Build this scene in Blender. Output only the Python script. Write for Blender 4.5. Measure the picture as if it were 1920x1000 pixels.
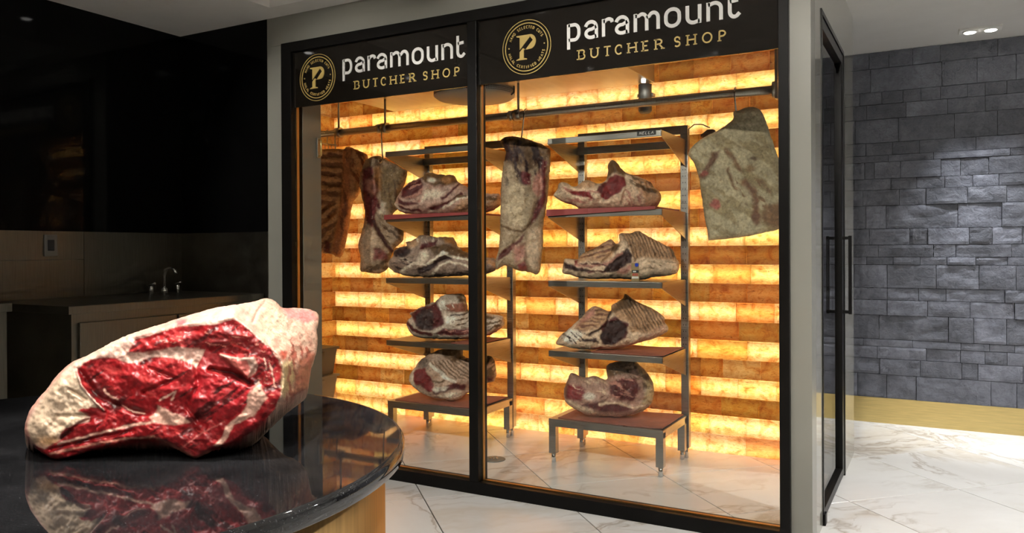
import bpy, bmesh, math, random
import numpy as np
from math import sin, cos, pi, radians, sqrt
from mathutils import Vector, Matrix, noise as mnoise
from mathutils.geometry import delaunay_2d_cdt

random.seed(7)
for o in list(bpy.data.objects):
    bpy.data.objects.remove(o)
scene = bpy.context.scene
COL = scene.collection

# ------------------------------------------------------------------ camera
FPX, YAW, PITCH, ROLL, PPY, CAMH = 1469.5, 0.502649, 0.0031963, -0.0050301, 472.55, 1.2
cam_data = bpy.data.cameras.new('camera')
cam = bpy.data.objects.new('camera', cam_data)
COL.objects.link(cam)
F0 = Vector((-sin(YAW), cos(YAW), 0)); R0 = Vector((cos(YAW), sin(YAW), 0)); U0 = Vector((0, 0, 1))
CF = F0 * cos(PITCH) - U0 * sin(PITCH)
_u = U0 * cos(PITCH) + F0 * sin(PITCH)
CR = R0 * cos(ROLL) + _u * sin(ROLL)
CU = -R0 * sin(ROLL) + _u * cos(ROLL)
cam.matrix_world = Matrix(((CR.x, CU.x, -CF.x, 0), (CR.y, CU.y, -CF.y, 0), (CR.z, CU.z, -CF.z, CAMH), (0, 0, 0, 1)))
cam_data.sensor_width = 36.0
cam_data.lens = FPX / 1920 * 36.0
cam_data.shift_y = (PPY - 500) / 1920
cam_data.clip_start = 0.05
scene.camera = cam

# ------------------------------------------------------------------ world, exposure
world = bpy.data.worlds.new('world'); scene.world = world
world.use_nodes = True
world.node_tree.nodes['Background'].inputs[0].default_value = (1.0, 0.95, 0.88, 1)
world.node_tree.nodes['Background'].inputs[1].default_value = 0.012
vs = scene.view_settings
vs.view_transform = 'Standard'; vs.look = 'None'; vs.exposure = 0.0; vs.gamma = 1.0; vs.use_curve_mapping = False
cy = scene.cycles
cy.use_light_tree = False; cy.use_adaptive_sampling = True; cy.adaptive_threshold = 0.05; cy.adaptive_min_samples = 16; cy.max_bounces = 6; cy.transparent_max_bounces = 12; cy.diffuse_bounces = 4; cy.glossy_bounces = 3
cy.transmission_bounces = 6; cy.sample_clamp_indirect = 4.0; cy.caustics_reflective = False; cy.caustics_refractive = False

# light levels of the lamps, added ones included (watts)
P_CORRIDOR, P_TABLE, P_SHOP, P_DISPLAY, P_KITCHEN, P_EVAP, LED_STRENGTH = 138.0, 235.0, 76.0, 205.0, 2.0, 0.15, 16.0

CEIL = 2.54

# ------------------------------------------------------------------ materials
def s2l(c):
    return tuple(((v / 255) / 12.92 if v / 255 <= 0.04045 else ((v / 255 + 0.055) / 1.055) ** 2.4) for v in c)

class NT:
    def __init__(self, name):
        self.m = bpy.data.materials.new(name); self.m.use_nodes = True
        self.t = self.m.node_tree; self.n = self.t.nodes
        self.b = self.n['Principled BSDF']; self.out = self.n['Material Output']
    def add(self, typ, **kw):
        nd = self.n.new(typ)
        for k, v in kw.items():
            if k.startswith('i_'):
                nd.inputs[k[2:].replace('_', ' ')].default_value = v
            else:
                setattr(nd, k, v)
        return nd
    def link(self, a, b): self.t.links.new(a, b)
    def ramp(self, src, stops, interp='LINEAR'):
        r = self.n.new('ShaderNodeValToRGB'); r.color_ramp.interpolation = interp
        el = r.color_ramp.elements
        while len(el) > 1: el.remove(el[-1])
        el[0].position = stops[0][0]; el[0].color = (*stops[0][1], 1)
        for p, c in stops[1:]:
            e = el.new(p); e.color = (*c, 1)
        self.link(src, r.inputs[0]); return r
    def noise(self, vec, scale, detail=4, rough=0.55, dist=0.0):
        nd = self.n.new('ShaderNodeTexNoise')
        nd.inputs['Scale'].default_value = scale; nd.inputs['Detail'].default_value = detail
        nd.inputs['Roughness'].default_value = rough; nd.inputs['Distortion'].default_value = dist
        if vec is not None: self.link(vec, nd.inputs['Vector'])
        return nd
    def mapping(self, vec, loc=(0, 0, 0), rot=(0, 0, 0), scale=(1, 1, 1)):
        nd = self.n.new('ShaderNodeMapping')
        nd.inputs['Location'].default_value = loc; nd.inputs['Rotation'].default_value = rot; nd.inputs['Scale'].default_value = scale
        self.link(vec, nd.inputs['Vector']); return nd
    def mix(self, fac, a, b, mode='MIX'):
        nd = self.n.new('ShaderNodeMix'); nd.data_type = 'RGBA'; nd.blend_type = mode
        for val, idx in ((fac, 0), (a, 6), (b, 7)):
            if hasattr(val, 'links') or hasattr(val, 'is_linked'): self.link(val, nd.inputs[idx])
            else: nd.inputs[idx].default_value = val if idx == 0 else (*val, 1)
        return nd.outputs[2]
    def bump(self, height, strength, dist=0.01):
        nd = self.n.new('ShaderNodeBump'); nd.inputs['Strength'].default_value = strength; nd.inputs['Distance'].default_value = dist
        self.link(height, nd.inputs['Height']); self.link(nd.outputs[0], self.b.inputs['Normal']); return nd
    def coords(self, kind='Object', jitter=0.0):
        tc = self.n.new('ShaderNodeTexCoord'); v = tc.outputs[kind]
        if jitter:
            oi = self.n.new('ShaderNodeObjectInfo')
            ad = self.n.new('ShaderNodeVectorMath'); ad.operation = 'MULTIPLY_ADD'
            cm = self.n.new('ShaderNodeCombineXYZ')
            for i in range(3): self.link(oi.outputs['Random'], cm.inputs[i])
            self.link(cm.outputs[0], ad.inputs[0]); ad.inputs[1].default_value = (jitter, jitter * 1.7, jitter * 0.6)
            self.link(v, ad.inputs[2]); v = ad.outputs[0]
        return v

def pmat(name, col, rough=0.5, metal=0.0, spec=0.5, coat=0.0, var=0.08, scale=6.0, bump=0.0, bscale=60.0):
    k = NT(name); v = k.coords('Object')
    nz = k.noise(v, scale)
    lo = tuple(c * (1 - var) for c in col); hi = tuple(min(1, c * (1 + var)) for c in col)
    r = k.ramp(nz.outputs[0], [(0.3, lo), (0.7, hi)])
    k.link(r.outputs[0], k.b.inputs['Base Color'])
    k.b.inputs['Roughness'].default_value = rough; k.b.inputs['Metallic'].default_value = metal
    k.b.inputs['Specular IOR Level'].default_value = spec; k.b.inputs['Coat Weight'].default_value = coat
    k.b.inputs['Coat Roughness'].default_value = 0.05
    if bump:
        n2 = k.noise(v, bscale); k.bump(n2.outputs[0], bump, 0.004)
    return k.m

def brushed(name, col, rough=0.3, scale=(2, 2, 120), aniso=0.0):
    k = NT(name); v = k.coords('Object')
    mp = k.mapping(v, scale=scale); nz = k.noise(mp.outputs[0], 4.0, 3)
    r = k.ramp(nz.outputs[0], [(0.25, tuple(c * 0.8 for c in col)), (0.75, tuple(min(1, c * 1.12) for c in col))])
    k.link(r.outputs[0], k.b.inputs['Base Color']); k.b.inputs['Metallic'].default_value = 1.0
    rr = k.ramp(nz.outputs[0], [(0.2, (rough * 0.8,) * 3), (0.8, (rough * 1.3,) * 3)])
    k.link(rr.outputs[0], k.b.inputs['Roughness'])
    k.bump(nz.outputs[0], 0.06, 0.001)
    return k.m

def glass_mat(name, tint=(0.97, 0.98, 0.97), ior=1.5):
    k = NT(name); k.n.remove(k.b)
    lw = k.add('ShaderNodeLayerWeight'); lw.inputs['Blend'].default_value = 0.5     # Schlick, the same from both faces of the pane
    pw = k.add('ShaderNodeMath', operation='POWER'); k.link(lw.outputs['Facing'], pw.inputs[0]); pw.inputs[1].default_value = 5.0
    fr = k.add('ShaderNodeMath', operation='MULTIPLY_ADD'); k.link(pw.outputs[0], fr.inputs[0]); fr.inputs[1].default_value = 0.96; fr.inputs[2].default_value = 0.04
    tr = k.add('ShaderNodeBsdfTransparent'); tr.inputs[0].default_value = (*tint, 1)
    gl = k.add('ShaderNodeBsdfGlossy'); gl.inputs['Roughness'].default_value = 0.01
    mx = k.add('ShaderNodeMixShader')
    k.link(fr.outputs[0], mx.inputs[0]); k.link(tr.outputs[0], mx.inputs[1]); k.link(gl.outputs[0], mx.inputs[2])
    k.link(mx.outputs[0], k.out.inputs['Surface'])
    return k.m

def emit(name, col, strength):
    k = NT(name); k.b.inputs['Base Color'].default_value = (*col, 1)
    k.b.inputs['Emission Color'].default_value = (*col, 1); k.b.inputs['Emission Strength'].default_value = strength
    return k.m

def marble_mat():
    k = NT('marble_tile'); v = k.coords('Object', jitter=37.0)
    warp = k.noise(v, 1.3, 4, 0.6)
    mp = k.mapping(v, rot=(0, 0, 0.5), scale=(1.0, 3.2, 1.0))
    ad = k.add('ShaderNodeVectorMath', operation='MULTIPLY_ADD'); ad.inputs[1].default_value = (1.6, 1.6, 1.6)
    k.link(warp.outputs['Color'], ad.inputs[0]); k.link(mp.outputs[0], ad.inputs[2])
    n1 = k.noise(ad.outputs[0], 1.1, 6, 0.55, 0.4)
    ab = k.add('ShaderNodeMath', operation='SUBTRACT'); k.link(n1.outputs[0], ab.inputs[0]); ab.inputs[1].default_value = 0.5
    a2 = k.add('ShaderNodeMath', operation='ABSOLUTE'); k.link(ab.outputs[0], a2.inputs[0])
    thin = k.ramp(a2.outputs[0], [(0.0, (1, 1, 1)), (0.012, (0.55,) * 3), (0.04, (0, 0, 0))])
    msk = k.noise(v, 0.9, 3); mr = k.ramp(msk.outputs[0], [(0.42, (0, 0, 0)), (0.62, (0.8,) * 3)])
    f = k.mix(1.0, thin.outputs[0], mr.outputs[0], 'MULTIPLY')
    broad = k.noise(ad.outputs[0], 0.7, 5, 0.6); br = k.ramp(broad.outputs[0], [(0.35, (0.86, 0.85, 0.83)), (0.55, (0.80, 0.785, 0.76)), (0.66, (0.72, 0.67, 0.60)), (0.72, (0.82, 0.80, 0.77))])
    c = k.mix(f, br.outputs[0], (0.42, 0.35, 0.28))
    k.link(c, k.b.inputs['Base Color'])
    k.b.inputs['Roughness'].default_value = 0.22; k.b.inputs['Specular IOR Level'].default_value = 0.45
    return k.m

def stone_mat():
    k = NT('slate_stone'); v = k.coords('Object', jitter=21.0)
    n1 = k.noise(v, 5.0, 6, 0.6, 0.3); n2 = k.noise(v, 26.0, 6, 0.7, 0.6); n3 = k.noise(v, 90.0, 4, 0.7)
    c1 = k.ramp(n1.outputs[0], [(0.25, s2l((66, 68, 76))), (0.5, s2l((88, 90, 99))), (0.75, s2l((112, 114, 124)))])
    c2 = k.ramp(n2.outputs[0], [(0.3, (0.55, 0.55, 0.56)), (0.55, (1, 1, 1)), (0.72, (1.0, 1.0, 1.0)), (0.8, (1.0, 1.0, 1.0))])
    c = k.mix(0.8, c1.outputs[0], c2.outputs[0], 'MULTIPLY')
    oi = k.add('ShaderNodeObjectInfo'); hv = k.add('ShaderNodeHueSaturation')
    mr = k.add('ShaderNodeMapRange'); mr.inputs['To Min'].default_value = 0.72; mr.inputs['To Max'].default_value = 1.2
    k.link(oi.outputs['Random'], mr.inputs[0]); k.link(mr.outputs[0], hv.inputs['Value']); k.link(c, hv.inputs['Color'])
    k.link(hv.outputs[0], k.b.inputs['Base Color']); k.b.inputs['Roughness'].default_value = 0.62
    ad = k.add('ShaderNodeMath', operation='MULTIPLY_ADD'); k.link(n3.outputs[0], ad.inputs[0]); ad.inputs[1].default_value = 0.25; k.link(n2.outputs[0], ad.inputs[2])
    k.bump(ad.outputs[0], 0.8, 0.008)
    return k.m

def salt_mat():
    k = NT('himalayan_salt'); k.n.remove(k.b)
    v = k.coords('Object', jitter=53.0)
    oi = k.add('ShaderNodeObjectInfo')
    v2 = k.mapping(v, scale=(2.0, 1.0, 1.0))
    n1 = k.noise(v2.outputs[0], 1.6, 5, 0.6, 0.8)
    n2 = k.noise(k.mapping(v2.outputs[0], rot=(0, 0.9, 0), scale=(1.2, 1, 6.0)).outputs[0], 2.2, 5, 0.65, 1.2)
    n3 = k.noise(v2.outputs[0], 14.0, 4, 0.7)
    cl = k.ramp(n1.outputs[0], [(0.30, (0.62, 0.27, 0.08)), (0.44, (0.92, 0.64, 0.34)), (0.58, (1.0, 0.88, 0.66)), (0.72, (0.75, 0.42, 0.16))])
    st = k.ramp(n2.outputs[0], [(0.32, (0.30, 0.11, 0.035)), (0.42, (0.9, 0.78, 0.6)), (0.58, (1, 1, 1)), (0.68, (0.70, 0.45, 0.24))])
    sp = k.ramp(n3.outputs[0], [(0.30, (0.35, 0.16, 0.07)), (0.37, (1, 1, 1))])
    c = k.mix(0.85, cl.outputs[0], st.outputs[0], 'MULTIPLY'); c = k.mix(0.7, c, sp.outputs[0], 'MULTIPLY')
    c = k.mix(1.0, c, oi.outputs['Color'], 'MULTIPLY')
    tr = k.add('ShaderNodeBsdfTranslucent'); k.link(c, tr.inputs[0])
    df = k.add('ShaderNodeBsdfDiffuse'); dc = k.mix(1.0, c, (0.55, 0.5, 0.45), 'MULTIPLY'); k.link(dc, df.inputs[0])
    gl = k.add('ShaderNodeBsdfGlossy'); gl.inputs['Roughness'].default_value = 0.35; gl.inputs[0].default_value = (0.9, 0.85, 0.8, 1)
    m1 = k.add('ShaderNodeMixShader'); m1.inputs[0].default_value = 0.28
    k.link(tr.outputs[0], m1.inputs[1]); k.link(df.outputs[0], m1.inputs[2])
    m2 = k.add('ShaderNodeMixShader'); m2.inputs[0].default_value = 0.03
    k.link(m1.outputs[0], m2.inputs[1]); k.link(gl.outputs[0], m2.inputs[2])
    k.link(m2.outputs[0], k.out.inputs['Surface'])
    return k.m

def granite_mat():
    k = NT('black_granite'); v = k.coords('Object')
    n1 = k.noise(v, 420.0, 2, 0.5); n2 = k.noise(v, 9.0, 5, 0.6)
    c1 = k.ramp(n1.outputs[0], [(0.60, (0.010, 0.010, 0.011)), (0.72, (0.05, 0.05, 0.055)), (0.80, (0.18, 0.18, 0.19))])
    c2 = k.ramp(n2.outputs[0], [(0.35, (0.6, 0.6, 0.6)), (0.65, (1.3, 1.3, 1.3))])
    k.link(k.mix(1.0, c1.outputs[0], c2.outputs[0], 'MULTIPLY'), k.b.inputs['Base Color'])
    k.b.inputs['Roughness'].default_value = 0.03; k.b.inputs['Specular IOR Level'].default_value = 0.5
    return k.m

def meat_mat(name, rough=0.45, coat=0.0, fscale=120.0, bump=0.5, sss=0.0, bdist=0.003, low=(0.72, 0.68, 0.66)):
    k = NT(name); at = k.add('ShaderNodeAttribute', attribute_name='Col'); v = k.coords('Object')
    n1 = k.noise(v, fscale, 5, 0.65, 0.4); n2 = k.noise(v, fscale * 0.22, 5, 0.6, 1.0)
    r1 = k.ramp(n1.outputs[0], [(0.28, low), (0.55, (1, 1, 1)), (0.78, (1.2, 1.16, 1.12))])
    r2 = k.ramp(n2.outputs[0], [(0.3, (0.78, 0.74, 0.72)), (0.6, (1.08, 1.06, 1.04))])
    c = k.mix(1.0, at.outputs['Color'], r1.outputs[0], 'MULTIPLY'); c = k.mix(1.0, c, r2.outputs[0], 'MULTIPLY')
    k.link(c, k.b.inputs['Base Color']); k.b.inputs['Roughness'].default_value = rough
    k.b.inputs['Coat Weight'].default_value = coat; k.b.inputs['Coat Roughness'].default_value = 0.18
    if sss:
        k.b.inputs['Subsurface Weight'].default_value = sss; k.b.inputs['Subsurface Radius'].default_value = (0.9, 0.25, 0.12); k.b.inputs['Subsurface Scale'].default_value = 0.006
    ad = k.add('ShaderNodeMath', operation='ADD'); k.link(n1.outputs[0], ad.inputs[0]); k.link(n2.outputs[0], ad.inputs[1])
    k.bump(ad.outputs[0], bump, bdist)
    return k.m

M = dict(
    white_paint=pmat('white_lacquer', (0.275, 0.272, 0.238), 0.35, coat=0.25, var=0.02),
    gloss_white=pmat('gloss_white_lacquer', (0.44, 0.432, 0.37), 0.12, coat=0.6, var=0.02),
    ceiling=pmat('ceiling_paint', (0.86, 0.85, 0.82), 0.9, var=0.02, spec=0.1),
    black_gloss=pmat('black_gloss_panel', (0.003, 0.003, 0.003), 0.07, var=0.1, spec=0.12),
    black_metal=pmat('black_powder_coat', (0.006, 0.0055, 0.005), 0.36, var=0.15, spec=0.15),
    sign_black=pmat('black_sign_film', (0.010, 0.008, 0.006), 0.05, var=0.08, spec=0.35),
    sign_white=pmat('white_sign_film', (0.72, 0.71, 0.68), 0.4, var=0.03),
    sign_gold=pmat('gold_sign_film', (0.50, 0.36, 0.11), 0.4, var=0.06),
    steel=brushed('brushed_steel', (0.40, 0.385, 0.35), 0.30),
    steel_rail=brushed('dull_steel_rail', (0.42, 0.38, 0.32), 0.30, scale=(120, 2, 2)),
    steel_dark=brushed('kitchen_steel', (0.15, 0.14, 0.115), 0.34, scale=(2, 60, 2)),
    chrome=pmat('chrome', (0.75, 0.75, 0.75), 0.08, metal=1.0, var=0.02),
    brass=brushed('brushed_brass', (0.78, 0.60, 0.25), 0.34, scale=(2, 2, 90)),
    bronze=brushed('brushed_bronze', (0.58, 0.36, 0.14), 0.38, scale=(40, 40, 1)),
    glass=glass_mat('clear_glass'),
    marble=marble_mat(), stone=stone_mat(), salt=salt_mat(), granite=granite_mat(),
    grout=pmat('grout', (0.07, 0.06, 0.05), 0.9, spec=0.1),
    mortar=pmat('dark_wall_backing', (0.010, 0.010, 0.011), 0.95, spec=0.0),
    cavity=pmat('light_cavity_lining', (0.32, 0.31, 0.28), 0.9, spec=0.0),
    mat_red=pmat('red_tray_mat', (0.30, 0.05, 0.045), 0.55, var=0.15),
    paper=pmat('butcher_paper', (0.32, 0.10, 0.06), 0.7, var=0.2, scale=14),
    plastic_grey=pmat('grey_plastic', (0.14, 0.135, 0.12), 0.5, var=0.05),
    plastic_light=pmat('pale_grey_plastic', (0.36, 0.35, 0.32), 0.5, var=0.05),
    evap=brushed('evaporator_metal', (0.55, 0.52, 0.46), 0.38, scale=(6, 2, 2)),
    evap_paint=pmat('evaporator_paint', (0.42, 0.41, 0.37), 0.5, var=0.03),
    rubber=pmat('dark_rubber', (0.01, 0.01, 0.01), 0.7),
    lamp=emit('lamp_glow', (1.0, 0.95, 0.86), 30.0),
    lamp_dim=emit('small_lamp_glow', (1.0, 0.96, 0.9), 7.0),
    led=emit('warm_led', (1.0, 0.76, 0.44), LED_STRENGTH),
    tag=pmat('kraft_tag', (0.34, 0.24, 0.11), 0.7), tag_white=pmat('tag_white_print', (0.8, 0.78, 0.74), 0.6),
    tag_red=pmat('tag_red_print', (0.5, 0.03, 0.03), 0.6), tag_black=pmat('tag_black_print', (0.02, 0.02, 0.02), 0.6),
    pin_blue=pmat('blue_pin', (0.02, 0.06, 0.55), 0.3),
    meat_fresh=meat_mat('fresh_beef', 0.44, 0.05, 150.0, 0.08, 0.0, 0.002),
    meat_aged=meat_mat('aged_beef', 0.5, 0.0, 70.0, 0.6, 0.0, 0.009, (0.62, 0.57, 0.53)),
)

# ------------------------------------------------------------------ mesh helpers
class MB:
    def __init__(self): self.v = []; self.f = []; self.sm = []
    def poly(self, pts, smooth=False):
        i = len(self.v); self.v += [tuple(p) for p in pts]; self.f.append(tuple(range(i, i + len(pts)))); self.sm.append(smooth); return self
    def box(self, x0, x1, y0, y1, z0, z1, b=0.0):
        x0, x1 = min(x0, x1), max(x0, x1); y0, y1 = min(y0, y1), max(y0, y1); z0, z1 = min(z0, z1), max(z0, z1)
        if b <= 0:
            i = len(self.v)
            self.v += [(x0, y0, z0), (x1, y0, z0), (x1, y1, z0), (x0, y1, z0), (x0, y0, z1), (x1, y0, z1), (x1, y1, z1), (x0, y1, z1)]
            self.f += [tuple(i + k for k in q) for q in ((3, 2, 1, 0), (4, 5, 6, 7), (0, 1, 5, 4), (1, 2, 6, 5), (2, 3, 7, 6), (3, 0, 4, 7))]
            self.sm += [False] * 6
            return self
        bm = bmesh.new(); bmesh.ops.create_cube(bm, size=1.0)
        for v in bm.verts:
            v.co = Vector(((x0 + x1) / 2 + v.co.x * (x1 - x0), (y0 + y1) / 2 + v.co.y * (y1 - y0), (z0 + z1) / 2 + v.co.z * (z1 - z0)))
        bmesh.ops.bevel(bm, geom=bm.edges[:], offset=b, segments=2, affect='EDGES', profile=0.6)
        self.bm(bm); return self
    def bm(self, bm, smooth=False):
        i = len(self.v); bm.verts.index_update()
        self.v += [tuple(v.co) for v in bm.verts]
        for f in bm.faces:
            self.f.append(tuple(i + v.index for v in f.verts)); self.sm.append(smooth)
        bm.free()
    def tube(self, pts, r, n=10, cap=True, closed=False):
        pts = [Vector(p) for p in pts]; m = len(pts); rr = r if isinstance(r, (list, tuple)) else [r] * m
        rings = []; up = None
        for k, p in enumerate(pts):
            a = pts[(k - 1) % m] if (closed or k > 0) else p; b = pts[(k + 1) % m] if (closed or k < m - 1) else p
            t = (b - a).normalized()
            if up is None:
                up = Vector((0, 0, 1)) if abs(t.z) < 0.9 else Vector((1, 0, 0))
            side = t.cross(up)
            if side.length < 1e-6: side = t.cross(Vector((0, 1, 0)))
            side.normalize(); up = side.cross(t).normalized()
            i = len(self.v)
            for q in range(n):
                an = 2 * pi * q / n; self.v.append(tuple(p + (side * cos(an) + up * sin(an)) * rr[k]))
            rings.append(i)
        for k in range(m if closed else m - 1):
            a, b = rings[k], rings[(k + 1) % m]
            for q in range(n):
                self.f.append((a + q, a + (q + 1) % n, b + (q + 1) % n, b + q)); self.sm.append(True)
        if cap and not closed:
            self.f.append(tuple(rings[0] + q for q in reversed(range(n)))); self.sm.append(False)
            self.f.append(tuple(rings[-1] + q for q in range(n))); self.sm.append(False)
        return self
    def cyl(self, c, r0, r1, h, n=24, axis='z'):
        d = {'x': Vector((1, 0, 0)), 'y': Vector((0, 1, 0)), 'z': Vector((0, 0, 1))}[axis]
        return self.tube([Vector(c), Vector(c) + d * h], [r0, r1], n)
    def lathe(self, prof, c, n=64):
        i = len(self.v); m = len(prof)
        for k in range(n):
            a = 2 * pi * k / n
            for r, z in prof: self.v.append((c[0] + r * cos(a), c[1] + r * sin(a), c[2] + z))
        for k in range(n):
            k2 = (k + 1) % n
            for q in range(m - 1):
                self.f.append((i + k * m + q, i + k2 * m + q, i + k2 * m + q + 1, i + k * m + q + 1)); self.sm.append(True)
        self.f.append(tuple(i + k * m for k in reversed(range(n)))); self.sm.append(False)
        self.f.append(tuple(i + k * m + m - 1 for k in range(n))); self.sm.append(False)
        return self
    def prism(self, pts2, y0, y1):                       # outline in (x, z), extruded along y
        n = len(pts2); i = len(self.v)
        self.v += [(p[0], y0, p[1]) for p in pts2] + [(p[0], y1, p[1]) for p in pts2]
        self.f.append(tuple(range(i, i + n))); self.f.append(tuple(range(i + 2 * n - 1, i + n - 1, -1)))
        for k in range(n):
            k2 = (k + 1) % n; self.f.append((i + k2, i + k, i + n + k, i + n + k2))
        self.sm += [False] * (n + 2); return self
    def mesh(self, name):
        me = bpy.data.meshes.new(name); me.from_pydata(self.v, [], self.f)
        me.polygons.foreach_set('use_smooth', self.sm); me.update(); return me
    def build(self, name, mat, parent=None, **tags):
        return link(name, self.mesh(name), mat, parent, **tags)

def link(name, me, mat, parent=None, label=None, cat=None, group=None, kind=None, loc=None, rot=None):
    if mat is not None and not me.materials: me.materials.append(M[mat] if isinstance(mat, str) else mat)
    o = bpy.data.objects.new(name, me); COL.objects.link(o)
    if parent is not None: o.parent = parent
    if loc is not None: o.location = loc
    if rot is not None: o.rotation_euler = rot
    tag(o, label, cat, group, kind); return o

def tag(o, label=None, cat=None, group=None, kind=None):
    if label: o['label'] = label
    if cat: o['category'] = cat
    if group: o['group'] = group
    if kind: o['kind'] = kind
    return o

def thing(name, label, cat, loc=(0, 0, 0), rz=0.0, group=None, kind=None):
    o = bpy.data.objects.new(name, None); COL.objects.link(o); o.empty_display_size = 0.1
    o.location = loc; o.rotation_euler = (0, 0, rz); return tag(o, label, cat, group, kind)

def B(*a, **k): return MB().box(*a, **k)

# ------------------------------------------------------------------ the setting
S = 'structure'
FRONT, SALT_Y, STONE_Y, SIDE_X, LEFT_X = 3.30, 4.60, 5.92, -0.457, -4.172

floor = B(-5.2, 3.2, -3.2, 6.3, -0.10, -0.004).build('floor', 'grout', kind=S, label='white marble tile floor laid diagonally')
STEP = 0.905; side = STEP / sqrt(2) - 0.0045
tb = MB(); hs = side / 2
tb.v = [(-hs, -hs, -0.012), (hs, -hs, -0.012), (hs, hs, -0.012), (-hs, hs, -0.012)] + [(sx * hs, sy * hs, -0.0012) for sx, sy in ((-1, -1), (1, -1), (1, 1), (-1, 1))] + [(sx * (hs - 0.0012), sy * (hs - 0.0012), 0) for sx, sy in ((-1, -1), (1, -1), (1, 1), (-1, 1))]
tb.f = [(8, 9, 10, 11)] + [(a, (a + 1) % 4, 4 + (a + 1) % 4, 4 + a) for a in range(4)] + [(4 + a, 4 + (a + 1) % 4, 8 + (a + 1) % 4, 8 + a) for a in range(4)]
tb.sm = [False] * 9
tile_me = tb.mesh('floor_tile')
for i in range(-8, 12):
    for j in range(-6, 14):
        a = 0.905 + STEP * (i + 0.5); b = 4.40 + STEP * (j + 0.5) - STEP * 3
        x, y = (a - b) / 2, (a + b) / 2
        if not (-4.9 < x < 2.9 and -2.9 < y < 6.6): continue
        link('floor_tile', tile_me, 'marble', floor, loc=(x, y, 0), rot=(0, 0, pi / 4 + (pi / 2) * random.choice((0, 2, 0, 2, 1))))

# ceiling: lower soffit with a raised recess over the shop
RX0, RX1, RY0, RY1 = -3.25, 2.2, -2.4, 3.15
cb = MB()
cb.box(-5.2, RX0, -3.2, 6.3, CEIL, CEIL + 0.06); cb.box(RX1, 3.2, -3.2, 6.3, CEIL, CEIL + 0.06)
cb.box(RX0, RX1, RY1, 6.3, CEIL, CEIL + 0.06); cb.box(RX0, RX1, -3.2, RY0, CEIL, CEIL + 0.06)
cb.box(RX0 - 0.02, RX0, RY0, RY1, CEIL + 0.06, CEIL + 0.24); cb.box(RX1, RX1 + 0.02, RY0, RY1, CEIL + 0.06, CEIL + 0.24)
cb.box(RX0, RX1, RY1, RY1 + 0.02, CEIL + 0.06, CEIL + 0.24); cb.box(RX0, RX1, RY0 - 0.02, RY0, CEIL + 0.06, CEIL + 0.24)
cb.box(RX0 - 0.02, RX1 + 0.02, RY0 - 0.02, RY1 + 0.02, CEIL + 0.24, CEIL + 0.28)
ceiling = cb.build('ceiling', 'ceiling', kind=S, label='plain painted ceiling with a raised recess')

# shop walls behind the camera
B(-5.2, 3.2, -3.2, -3.1, 0, CEIL).build('wall_rear', 'ceiling', kind=S)
B(3.1, 3.2, -3.1, 5.9, 0, CEIL).build('wall_right', 'ceiling', kind=S)

# front partition of the cold room: header, left pier, right jamb
FT, FX0, FX1 = 2.374, -3.29, -0.537
wf = MB()
wf.box(-3.425, SIDE_X, FRONT, 3.51, FT, CEIL)
wf.box(-3.425, FX0, FRONT, 3.51, 0, FT)
wf.box(FX0, -3.212, 3.362, 3.51, 0, FT)
wf.box(FX1, SIDE_X, FRONT, 3.42, 0, FT)
wall_front = wf.build('wall_front', 'white_paint', kind=S, label='pale painted surround of the glazed meat room')
B(-3.385, SIDE_X - 0.002, FRONT - 0.005, FRONT, FT, 2.462).build('trim_1', 'white_paint', kind=S)
# latch plate on the inner left jamb
lt = thing('latch_plate', 'small brass-toned latch plate on the inner left jamb', 'latch', (-3.212, 3.485, 1.80))
B(0, 0.010, -0.014, 0.014, -0.06, 0.06, b=0.003).build('plate', 'steel', lt)
MB().tube([(0.010, 0, 0.048), (0.026, 0, 0.044), (0.026, 0, -0.044), (0.010, 0, -0.048)], 0.005, 8).build('pull_bar', 'brass', lt)

# side wall with the door
DY0, DY1, DT = 3.60, 4.475, 2.232
ws = MB()
ws.box(-0.57, SIDE_X, 3.42, DY0, 0, CEIL); ws.box(-0.57, SIDE_X, DY1, 4.96, 0, CEIL); ws.box(-0.57, SIDE_X, DY0, DY1, DT, CEIL)
ws.build('wall_side', 'gloss_white', kind=S, label='glossy pale side wall of the meat room')
B(-4.4, -0.57, 4.84, 4.96, 0, CEIL).build('wall_corridor_side', 'gloss_white', kind=S)
dr = thing('door_1', 'black framed glass door of the meat room with long pull handles', None, (SIDE_X, DY0, 0), kind=S)
d_w = DY1 - DY0
jm = MB(); jm.box(-0.10, 0.004, 0, 0.022, 0, DT); jm.box(-0.10, 0.004, d_w - 0.022, d_w, 0, DT); jm.box(-0.10, 0.004, 0.022, d_w - 0.022, DT - 0.022, DT)
jm.build('door_frame', 'black_metal', dr)
for y0, y1, z0, z1 in ((0.025, 0.060, 0.012, DT - 0.025), (d_w - 0.100, d_w - 0.025, 0.012, DT - 0.025), (0.060, d_w - 0.100, 0.012, 0.055), (0.060, d_w - 0.100, DT - 0.075, DT - 0.025)):
    B(-0.045, 0.0, y0, y1, z0, z1, b=0.002).build('door_rail' if y1 - y0 > 0.2 else 'door_stile', 'black_metal', dr)
B(-0.026, -0.018, 0.058, d_w - 0.098, 0.05, DT - 0.07).build('pane', 'glass', dr)
for xs, sgn in ((0.0, 1), (-0.045, -1)):
    x1 = xs + sgn * (0.036 if sgn > 0 else 0.02); hy = d_w - 0.075
    h = MB(); h.box(x1 - 0.008, x1 + 0.008, hy - 0.010, hy + 0.010, 0.855, 1.262, b=0.002)
    h.box(min(xs, x1), max(xs, x1), hy - 0.008, hy + 0.008, 1.242, 1.258); h.box(min(xs, x1), max(xs, x1), hy - 0.008, hy + 0.008, 0.859, 0.875)
    h.build('handle', 'black_metal', dr)
B(-0.05, 0.012, 0.0, 0.05, 0.0, 0.05, b=0.003).build('floor_pivot', 'black_metal', dr)

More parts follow.
